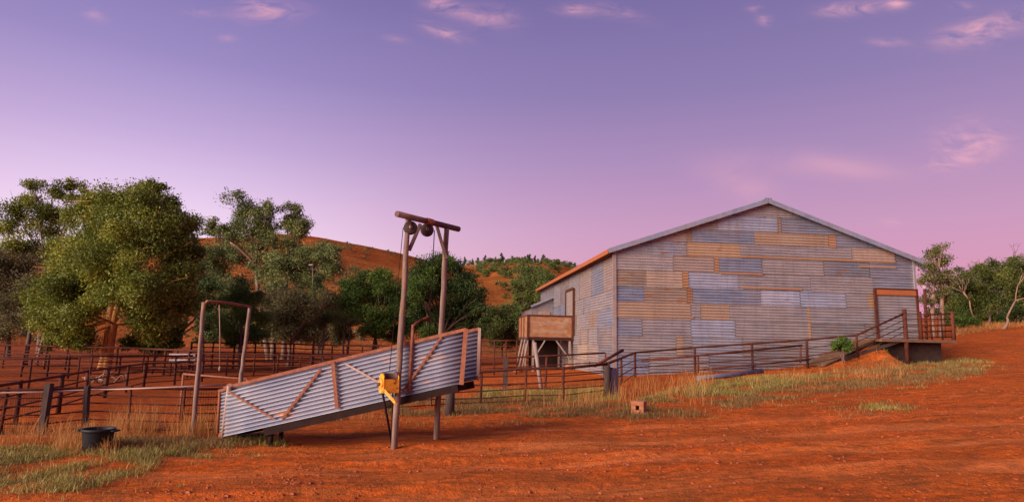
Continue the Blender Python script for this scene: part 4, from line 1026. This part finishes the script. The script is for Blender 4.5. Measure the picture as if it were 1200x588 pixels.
# 3 gum with pale limbs in the middle left
gum3 = [(281,241,13),(292,244,9),(282,252,7),(305,250,9),(316,246,10),(312,262,12),(306,268,9),(342,248,12),(350,260,12),(346,272,11),(336,262,8),(357,268,7),(252,262,7),(246,270,8),(262,272,9),(280,274,13),(290,268,11),(262,292,14),(246,300,14),(300,284,12),(318,280,11),(340,288,12),
        (255,320,16),(275,300,10),(330,305,16),(345,318,16),(308,318,14),(330,335,16),(285,335,16),(368,310,13),(384,302,13),(374,292,10),(388,318,12),(360,332,14),(392,290,6),(262,342,14),(312,300,12),(352,300,12)]
tree('gum_tree', 'tall open gum tree with long pale limbs behind the gateway', 48, 322, gum3, 'leaf_gumcool', 'bark_pale', .20, .24, 330, fork=.30, stems=[(322,(318,322)),(334,(336,318)),(318,(300,318))], droop=.8, sub=8, seed=12, limb=.22, lump=1.34)
mb = MB(); dq = 47.5; mb.tube([P(318,330,dq), P(305,318,dq), P(290,300,dq-.5), P(276,288,dq-1), P(270,284,dq-1)], [.09,.08,.065,.05,.035], 8)
o = mb.build('bare_limb', M['bark_pale']); par = [x for x in COL.objects if x.name == 'gum_tree.001'][0]; o.parent = par; o.location = -par.location
# scrub below
tree('scrub_tree', 'dull grey green scrubby tree below the pale limbed gum, right of the gateway', 42, 340, [(330,356,18),(350,348,16),(318,374,16),(345,378,18),(365,365,13),(335,395,14),(362,390,14),(310,350,13),(378,352,12)], 'leaf_scrub', 'bark_grey', .13, .2, 520, fork=.3, seed=14, lump=1.2)
tree('small_tree', 'small bright green tree seen through the gateway', 36, 283, [(270,352,11),(283,345,10),(296,352,11),(278,366,13),(296,372,13),(268,380,12),(288,392,12),(275,398,10),(300,392,10)], 'leaf_green', 'bark_dark', .09, .18, 900, fork=.3, seed=15, lump=1.2)
tree('small_tree', 'yellow green topped small tree just above the gateway bar', 38, 285, [(272,346,8),(284,343,9),(294,349,8),(262,350,6)], 'leaf_bright', 'bark_grey', .07, .17, 1100, fork=.6, seed=16)
tree('shrub', 'dark green bush under the right side of the biggest tree', 34, 185, [(165,398,14),(182,392,16),(200,394,14),(174,404,12),(195,404,12),(150,402,10),(210,402,8)], 'leaf_green', 'bark_dark', .06, .17, 1000, fork=.3, seed=17, cat='bush')
tree('scrub_tree', 'dark scrubby tree between the biggest tree and the gateway', 44, 240, [(232,335,16),(240,355,16),(225,350,14),(248,372,13),(232,312,13),(240,384,10)], 'leaf_dark', 'bark_grey', .12, .22, 520, fork=.35, seed=18, lump=1.2)
tree('scrub_tree', 'low dull scrubby tree far behind the gateway, half hidden by the pale limbed gum', 58, 280, [(262,372,14),(280,366,14),(300,372,14),(270,388,13),(294,390,13),(312,386,12),(252,388,11)], 'leaf_gumcool', 'bark_grey', .13, .26, 420, fork=.3, seed=61, lump=1.2)
tree('scrub_tree', 'low grey green scrubby tree behind the twin stemmed slender tree', 58, 372, [(345,380,13),(362,374,13),(380,380,12),(392,388,11),(354,392,11),(374,394,11),(400,372,10),(398,396,9)], 'leaf_scrub', 'bark_dark', .13, .26, 420, fork=.3, seed=62, lump=1.2)
# thin paired stems
tree('slim_tree', 'slender twin stemmed tree left of the round green trees', 44, 372, [(362,352,10),(372,340,11),(384,350,10),(390,365,11),(380,372,9),(396,378,9),(370,328,8)], 'leaf_olive', 'bark_grey', .085, .2, 520, stems=[(368,(371,344)),(377,(383,352))], seed=20, lump=1.25)
# round green trees
gr1 = [(412,350,15),(410,336,12),(424,330,14),(440,322,13),(452,330,13),(432,345,18),(452,350,17),(466,345,14),(472,362,14),(420,368,15),(440,372,17),(460,376,15),(404,360,10),(440,391,11),(462,392,11),(476,380,10),(428,388,9)]
tree('round_tree', 'round bright green tree left of the hoist posts', 46, 440, gr1, 'leaf_green', 'bark_dark', .14, .21, 560, fork=.3, seed=21, stems=[(432,None),(446,None)], sub=9, lump=1.15)
gr2 = [(484,330,14),(492,318,13),(506,310,14),(518,304,11),(530,314,13),(496,340,18),(516,332,18),(534,335,16),(546,330,12),(552,346,14),(540,358,18),(516,358,18),(494,364,17),(484,380,14),(508,385,15),(532,384,15),(552,374,14),(562,362,10),(558,388,11),(478,352,12),(568,378,8)]
tree('round_tree', 'large dark green tree behind the hoist and the raised end of the ramp', 45, 520, gr2, 'leaf_dark', 'bark_dark', .17, .21, 560, fork=.3, seed=22, stems=[(508,None),(532,None)], sub=9, lump=1.15)
tree('round_tree', 'brighter green crown overlapping the top left of the large dark tree', 43.5, 500, [(492,326,10),(508,318,11),(520,308,9),(486,344,11),(502,338,10),(500,388,9)], 'leaf_green', 'bark_dark', .08, .2, 560, fork=.5, seed=23, lump=1.2)
tree('slim_tree', 'thin bare stemmed tree between the round green trees and the ramp top', 43, 404, [(402,385,8),(410,378,8),(396,372,8),(408,392,7)], 'leaf_olive', 'bark_dark', .07, .19, 420, stems=[(403,(404,375)),(408,(411,382))], seed=24, lump=1.2)
tree('olive_tree', 'pale olive bushy tree between the large dark tree and the loading deck', 60, 588, [(578,372,11),(590,366,11),(602,372,11),(584,386,12),(600,388,11),(572,388,9),(610,382,8),(595,398,9),(578,399,8)], 'leaf_olive', 'bark_dark', .12, .26, 420, fork=.3, seed=25, lump=1.2)
tree('hill_tree', 'bushy bright green tree on the far hillside left of the shed roof', 140, 630, [(618,322,14),(632,326,16),(645,332,15),(622,338,16),(640,345,15),(628,356,14),(610,346,11),(650,346,10),(605,332,9),(616,364,12),(636,366,12),(658,338,9)], 'leaf_olive', 'bark_dark', .3, .55, 90, fork=.3, seed=26)
tree('hill_tree', 'smaller green tree low on the hillside beside the lean-to', 100, 604, [(598,375,8),(606,368,9),(612,378,8),(600,388,8),(610,392,8)], 'leaf_green', 'bark_dark', .2, .42, 140, fork=.3, seed=27)
# right side
gr = [(1092,298,10),(1100,292,9),(1086,312,10),(1104,308,12),(1094,322,12),(1108,324,10),(1084,332,9),(1098,340,11),(1112,318,6),(1088,352,9),(1106,350,9),(1092,366,8),(1114,330,6)]
tree('gum_tree', 'upright gum tree just beyond the right corner of the shed', 42, 1098, gr, 'leaf_gum', 'bark_pale', .15, .2, 430, fork=.4, seed=30, droop=.6, stems=[(1094,(1094,345)),(1103,(1104,340))])
wd = [(1128,332,13),(1142,326,13),(1120,348,12),(1140,345,16),(1158,338,16),(1172,318,12),(1182,312,9),(1165,310,8),(1200,310,9),(1190,306,7),(1150,315,8),(1176,334,16),(1192,326,14),(1206,330,16),(1195,345,16),(1212,318,12),(1160,356,14),(1180,358,14),(1134,362,13),(1204,360,14),(1118,366,10),(1150,372,10),(1225,335,20),(1222,360,16),(1240,325,18),(1126,350,12),(1112,352,11),(1118,338,9),(1108,368,9),(1114,380,7),(1150,362,13),(1168,370,11),(1188,372,11),(1142,374,10),(1200,374,11),(1124,374,9),(1156,322,9),(1205,318,11),(1132,320,8),(1215,372,12)]
tree('spreading_tree', 'wide low spreading tree with grey crooked limbs at the right edge', 52, 1160, wd, 'leaf_right', 'bark_grey', .16, .22, 440, fork=.35, seed=31, stems=[(1165,(1160,355)),(1178,(1186,350)),(1148,(1142,358)),(1205,(1210,350))], limb=.30, lump=1.22)
tree('shrub', 'low dark green bush under the spreading tree at the right', 48, 1128, [(1118,378,8),(1130,378,9),(1142,376,8),(1125,368,8)], 'leaf_green', 'bark_dark', .06, .2, 560, fork=.3, seed=32, cat='bush')
tree('shrub', 'low dark bushes behind the landing rail', 50, 1196, [(1190,366,10),(1208,364,10),(1176,372,8)], 'leaf_dark', 'bark_dark', .06, .2, 560, fork=.3, seed=33, cat='bush')['label'] = 'low dark bush under the spreading tree at the very right edge'
def dead(name, label, d, base_px, tgt, r, m, seed, depth=4, start=None):
    rs = random.Random(seed); b0 = PG(base_px, d); mb = MB()
    def grow(p, dr, L, rad, k):
        q = p + dr*L; mid = p.lerp(q,.5) + Vector((rs.uniform(-1,1), rs.uniform(-1,1), rs.uniform(-.5,.5)))*L*.10
        mb.tube([p, mid, q], [rad, rad*.85, rad*.68], 6)
        if k == 0: return
        for _ in range(rs.choice((2,2,3))):
            nd = (dr + Vector((rs.uniform(-.8,.8), rs.uniform(-.8,.8), rs.uniform(-.35,.55)))).normalized(); grow(q, nd, L*rs.uniform(.55,.8), rad*.62, k-1)
    e = P(*tgt, d); st = P(*start, d) if start else b0
    if start: mb.tube(bez(b0-Vector((0,0,.1)), b0.lerp(st,.5)+Vector((.4,0,0)), st, 6), [r*1.5-r*.5*i/6 for i in range(7)], 8)
    grow(st, (e-st).normalized(), (e-st).length, r, depth)
    return tag(mb.build(name, M[m], origin=b0), label, 'dead tree')
dead('dead_tree', 'bare pale dead tree reaching above the spreading tree at the right', 51, 1160, (1150,329), .075, 'bark_grey', 41, 4, (1157,345))
dead('dead_tree', 'bare dead tree at the far right edge, its twigs cut by the frame', 54, 1208, (1201,322), .07, 'bark_grey', 43, 4, (1205,342))
dead('dead_tree', 'crooked dead tree with low bare limbs leaning right below the spreading tree', 46, 1176, (1190,352), .07, 'bark_pale', 47, 3, (1180,372))
dead('dead_tree', 'low bare branching dead tree showing pale through the left half of the spreading tree', 49, 1142, (1136,352), .06, 'bark_pale', 53, 4, (1140,370))
# dead fallen tree between the big tree and the gateway
db = PG(205, 36); mb = MB()
for pts, r in (([(206,405),(212,392),(216,380)], .16), ([(216,382),(219,370),(222,360)], .11), ([(215,385),(226,376),(234,364)], .09), ([(214,386),(210,374),(208,368)], .07), ([(212,392),(222,386),(232,380)], .06)):
    mb.tube([P(x, y, 36+i*.1) for i, (x, y) in enumerate(pts)], [r, r*.85, r*.5], 7)
tag(mb.build('dead_tree', M['bark_pale'], origin=db), 'short pale broken dead tree beside the left gateway post', 'dead tree')
# yard lamp pole
lp = PG(369, 44); lt_ = P(366.5, 312, 44); lamp = thing('lamp_pole', lp, 'slender pole with small white lamp head among the trees behind the ramp', 'lamp pole')
mb = MB(); mb.tube([lp-Vector((0,0,.1)), lt_], [.05,.035], 7); mb.build('pole', M['bark_grey'], lamp)
mb = MB(); mb.box(lt_+Vector((-.08,-.1,.08)), (.30,.18,.10)); mb.build('lamp_head', M['white_paint'], lamp, bevel=.03)
# round bush on thin stems before the gable
sb = S(shed_a(987, -2.3), -2.3, 0); sd_ = sb.y
rs = random.Random(8); b0 = on(sb.x, sb.y); sh = thing('round_shrub', b0, 'small round green shrub on thin stems before the shed wall left of the slope', 'shrub')
cl = [(P(px, py, sd_+rs.uniform(-.2,.2)), r/F*sd_) for px, py, r in ((979,403,6),(987,399,7),(995,403,6),(986,407,7),(992,409,5),(980,408,5))]
V, Q, T = leaves(cl, .10, 5200, np.random.default_rng(4), .8, 12, .2); np_mesh('foliage', V, Q, M['leaf_green'], T, parent=sh)
mb = MB()
for k in range(3):
    e = P(983+3*k, 408, sd_); mb.tube([b0+Vector((rs.uniform(-.06,.06), rs.uniform(-.06,.06), -.05)), b0.lerp(e,.5), e], [.020,.016,.012], 5)
mb.build('stems', M['bark_grey'], sh)
# small dark trees along the far ridge and bushes on the hills
def small(label, mname, seed):
    rng = np.random.default_rng(seed); o = thing('ridge_tree', (0,0,0), label, 'tree', 'small dark trees along the far ridge')
    cl = [(Vector((rng.normal(0,.5), rng.normal(0,.5), 2.2+i*.95)), 1.7-.18*i) for i in range(5)]
    V, Q, T = leaves(cl, .9, 22, rng, .9, 6); np_mesh('crown', V, Q, M[mname], T, parent=o)
    mb = MB(); mb.tube([(0,0,-.5),(0,0,3.5)], [.25,.12], 6); mb.build('trunk', M['bark_dark'], o); return o
def dup(o, loc, sc=1, rz=0):
    c = o.copy(); COL.objects.link(c); c.location = loc; c.scale = (sc,)*3; c.rotation_euler = (0,0,rz)
    for ch in list(o.children):
        k = ch.copy(); COL.objects.link(k); k.parent = c
    return c
rt = small('small dark tree standing on the skyline of the far ridge', 'leaf_dark', 50)
rs = random.Random(12); first = True
for px in (546,556,562,571,583,589,592,601,604,607,612,617,621,624,629,633,637,641,648,652,657,662,668,675):
    q = hill2(px, .985+rs.uniform(-.015,.015)); s_ = rs.uniform(.75, 1.35)
    if first: rt.location = q; rt.scale = (s_,)*3; first = False
    else: dup(rt, q, s_, rs.uniform(0,6))
def scrub(name, spots, m, leaf, dens, seed):
    rng = np.random.default_rng(seed); cl = [(p + Vector((0,0,r*.55)), r) for p, r in spots]
    V, Q, T = leaves(cl, leaf, dens, rng, .75, 5); o = np_mesh(name, V, Q, M[m], T); tag(o, kind='stuff'); return o
sp = []
for k in range(600):                                      # dark belts of scrub on the far hill
    px = rs.uniform(520, 705); t = rs.choice((rs.gauss(.80,.05), rs.gauss(.66,.05), rs.gauss(.9,.03), rs.gauss(.35,.12)))
    if t > .97 or t < .1: continue
    if t < .6 and px < 600 and rs.random() < .75: continue
    if noise.noise(Vector((px*.05, t*8, 0))) < -.12: continue
    sp.append((hill2(px, t), rs.uniform(1.3, 3.4)))
tag(scrub('hillside_scrub', sp, 'leaf_olive', .95, 13, 3), 'dark green scrub in belts across the far hill', 'scrub')
sp = []
for k in range(1500):
    px = rs.uniform(-60, 560); t = rs.uniform(.10, .93)
    if noise.noise(Vector((px*.02, t*5, 4))) < .12 - (.25 if t < .4 else 0): continue
    sp.append((hill1(px, t), rs.uniform(.3, 1.1)*(1 if t > .5 else .8)))
tag(scrub('hillside_scrub', sp, 'leaf_scrub', .5, 40, 5), 'scattered low grey scrub on the near red hill', 'scrub')

# ------------------------------------------------------------------ grass and stones
def poly_pts(poly, n, rng, rnd=True):
    W_ = np.array([[*G(px, py).xy] for px, py in poly]); lo, hi = W_.min(0), W_.max(0); outp = []; got = 0
    while got < n:
        p = rng.uniform(lo, hi, (n*2, 2)); ins = np.zeros(len(p), bool); j = len(W_)-1
        for i in range(len(W_)):
            a, b = W_[i], W_[j]
            with np.errstate(divide='ignore', invalid='ignore'):
                ins ^= ((a[1] > p[:,1]) != (b[1] > p[:,1])) & (p[:,0] < (b[0]-a[0])*(p[:,1]-a[1])/(b[1]-a[1]) + a[0])
            j = i
        p = p[ins]; outp.append(p); got += len(p)
    return np.concatenate(outp)[:n]
def clump_mask(p, rng, scale, thr):
    v = np.array([noise.noise(Vector((x*scale, y*scale, 7.7))) for x, y in p]); return p[v > thr]
def blades(p, rng, per, hgt, wd_, lean, spread_):
    n = len(p)*per; b = np.repeat(p, per, 0) + rng.normal(0, spread_, (n, 2))
    z = h(b[:,0], b[:,1]); B = np.stack([b[:,0], b[:,1], z-.01], 1)
    tall = np.repeat(rng.uniform(.55, 1.25, len(p)), per)*hgt*rng.uniform(.6, 1.15, n)
    an = rng.uniform(0, 2*np.pi, n); ln = np.abs(rng.normal(0, lean, n))
    dx = np.stack([np.cos(an), np.sin(an), np.zeros(n)], 1); sd_ = np.stack([-np.sin(an), np.cos(an), np.zeros(n)], 1)
    ta = rng.uniform(0, 2*np.pi, n); sd_ = np.stack([np.cos(ta), np.sin(ta), np.zeros(n)], 1)
    up = np.array([0,0,1.0]); ww = (wd_*rng.uniform(.6,1.3,n))[:,None]
    mid = B + up*(tall*.55)[:,None] + dx*(tall*ln*.35)[:,None]
    tip = B + up*(tall*np.sqrt(np.maximum(.1, 1-np.minimum(ln,.9)**2)))[:,None] + dx*(tall*ln)[:,None]
    v = np.empty((n, 6, 3)); v[:,0] = B-sd_*ww; v[:,1] = B+sd_*ww; v[:,2] = mid-sd_*ww*.8; v[:,3] = mid+sd_*ww*.8; v[:,4] = tip-sd_*ww*.15; v[:,5] = tip+sd_*ww*.15
    i0 = np.arange(n)*6
    q = np.concatenate([np.stack([i0,i0+1,i0+3,i0+2],1), np.stack([i0+2,i0+3,i0+5,i0+4],1)])
    tone = np.clip(np.repeat(rng.normal(.45,.26,len(p)), per) + rng.normal(0,.18,n), 0, 1)
    return v.reshape(-1,3), q, np.concatenate([tone, tone])
def merge_np(parts):
    V, Q, T = [], [], []; o = 0
    for v, q, t in parts: V.append(v); Q.append(q+o); T.append(t); o += len(v)
    return np.concatenate(V), np.concatenate(Q), np.concatenate(T)
rng = np.random.default_rng(21)
def grass(name, label, m, specs):
    parts = []
    for poly, n, sc, thr, per, hgt, wd_, lean, spr in specs:
        p = poly_pts(poly, n, rng); p = clump_mask(p, rng, sc, thr)
        if len(p): parts.append(blades(p, rng, per, hgt, wd_, lean, spr))
    V, Q, T = merge_np(parts); o = np_mesh(name, V, Q, M[m], T); tag(o, label, 'grass', kind='stuff')
grass('green_grass', 'tufts of green grass beside the tub and along the track edge', 'grass_green', [
  ([(-40,530),(70,522),(140,532),(215,528),(150,560),(80,576),(-40,578)], 1500, 2.6, .08, 12, .12, .0045, 1.0, .10),
  ([(-40,500),(300,500),(330,530),(160,588),(-40,588)], 420, 1.5, -.1, 7, .085, .004, 1.1, .06),
  ([(420,505),(760,500),(1000,470),(1180,440),(1180,425),(900,440),(740,470),(420,480)], 520, 1.0, -.1, 7, .10, .005, 1.0, .07),
  ([(120,532),(250,518),(330,512),(330,524),(200,540),(140,545)], 520, 2.2, .02, 12, .12, .0045, .95, .07),
  ([(565,468),(640,470),(720,470),(720,455),(640,458),(565,458)], 1300, 1.3, -.2, 12, .17, .006, .85, .09),
  ([(740,474),(860,468),(930,452),(1000,440),(900,440),(800,452)], 1900, 1.2, -.12, 11, .14, .006, .85, .1),
  ([(975,428),(1040,424),(1042,404),(1015,403)], 260, 1.5, -.3, 12, .13, .006, .9, .08),
  ([(1040,440),(1140,436),(1170,428),(1150,420),(1060,424)], 420, 1.2, -.04, 12, .15, .006, .85, .1),
  ([(1010,480),(1060,482),(1070,476),(1020,474)], 60, 1.2, -.1, 14, .10, .006, .7, .08)])
grass('dull_grass', 'low dull grass and weeds forming a strip along the track edge', 'grass_dull', [
  ([(325,502),(430,486),(560,486),(700,488),(745,494),(745,474),(560,464),(420,472),(330,494)], 3600, 1.7, -.10, 9, .12, .0048, 1.0, .10),
  ([(745,492),(830,488),(960,460),(1060,452),(1150,440),(1140,424),(1000,430),(860,452),(745,474)], 5200, 1.2, -.14, 8, .12, .006, .9, .11),
  ([(0,520),(250,512),(325,505),(325,520),(140,540),(0,560)], 1300, .9, -.1, 10, .10, .005, .8, .08),
  ([(860,470),(1000,490),(1100,480),(980,460)], 260, .9, .12, 10, .07, .006, .9, .1)])
grass('dry_grass', 'tall dry orange grass stalks along the fences', 'grass_dry', [
  ([(735,478),(835,476),(835,448),(760,446),(735,456)], 210, 1.6, -.05, 5, .60, .0036, .34, .10),
  ([(600,478),(735,482),(735,466),(600,466)], 180, 1.6, -.05, 5, .55, .0036, .32, .09),
  ([(470,478),(600,476),(600,462),(470,468)], 110, .8, .1, 6, .40, .004, .28, .06),
  ([(130,520),(220,514),(262,512),(262,502),(215,500),(130,504)], 260, 1.2, -.05, 7, .50, .0032, .35, .05),
  ([(0,522),(60,520),(120,518),(120,508),(0,512)], 90, 1.2, .0, 7, .36, .003, .4, .05),
  ([(60,530),(140,532),(120,520),(70,522)], 90, 1.2, -.1, 8, .26, .003, .5, .05),
  ([(985,428),(1042,424),(1042,406),(1018,405)], 45, 1.4, -.4, 6, .32, .004, .4, .07),
  ([(860,458),(1060,446),(1060,430),(900,444)], 230, 1.4, -.02, 5, .42, .004, .35, .08),
  ([(365,500),(440,494),(430,482),(365,492)], 26, 1.2, -.1, 6, .34, .003, .35, .04),
  ([(1120,386),(1210,372),(1210,380),(1120,394)], 700, .4, -.35, 9, .34, .012, .6, .2),
  ([(300,500),(440,470),(420,462),(300,484)], 60, 1.2, -.1, 6, .30, .003, .4, .05)])
def stones():
    parts = []; rs = np.random.default_rng(77)
    vb = np.array([(-1,-1,-.5),(1,-1,-.5),(1,1,-.5),(-1,1,-.5),(-.7,-.6,.6),(.6,-.7,.7),(.7,.6,.5),(-.6,.7,.6)])
    qb = np.array([(0,3,2,1),(4,5,6,7),(0,1,5,4),(1,2,6,5),(2,3,7,6),(3,0,4,7)])
    pts = np.stack([rs.uniform(-9, 14, 1900), 4.5 + 16*rs.uniform(0, 1, 1900)**1.2], 1)
    sz = .004 + .013*rs.uniform(0, 1, 1900)**6 + .002
    for poly, n, mx in (([(600,540),(900,505),(900,520),(620,560)], 200, .022), ([(540,560),(700,545),(760,588),(540,588)], 160, .022), ([(250,560),(420,545),(420,588),(200,588)], 260, .022), ([(230,500),(330,500),(330,520),(230,522)], 80, .045), ([(900,480),(1200,470),(1200,520),(900,510)], 200, .03)):
        q = poly_pts(poly, n, rs); pts = np.concatenate([pts, q]); sz = np.concatenate([sz, .005+mx*.8*rs.uniform(0,1,n)**4])
    big_n = len(pts)
    q = np.stack([rs.uniform(-9, 13, 9000), 4.4 + 11*rs.uniform(0, 1, 9000)**1.3], 1)
    q = clump_mask(q, rs, .9, -.12); pts = np.concatenate([pts, q]); sz = np.concatenate([sz, .006+.014*rs.uniform(0,1,len(q))**2])
    n = len(pts); a = rs.uniform(0, 6.28, n); sc = sz[:,None]*np.stack([rs.uniform(.8,1.5,n), rs.uniform(.7,1.2,n), rs.uniform(.5,.9,n)],1)
    v = vb[None]*sc[:,None,:]*(1+rs.normal(0,.12,(n,8,1)))
    x = v[...,0]*np.cos(a)[:,None]-v[...,1]*np.sin(a)[:,None]; y = v[...,0]*np.sin(a)[:,None]+v[...,1]*np.cos(a)[:,None]
    v = np.stack([x+pts[:,0,None], y+pts[:,1,None], v[...,2]+(h(pts[:,0],pts[:,1])+sz*.2)[:,None]], -1)
    o = np_mesh('scattered_stones', v.reshape(-1,3), (qb[None]+np.arange(n)[:,None,None]*8).reshape(-1,4), M['stones'], np.repeat(np.where(np.arange(n) < big_n, np.clip(rs.normal(.42,.25,n),0,1), np.clip(rs.normal(.40,.12,n),0,1)), 6))
    pass
    tag(o, 'small stones and clods scattered over the red dirt', 'stones', kind='stuff')
M['stones'] = leaf_mat('stones', [(.16,.035,.010), (.31,.056,.012), (.33,.10,.035)], 0)
stones()
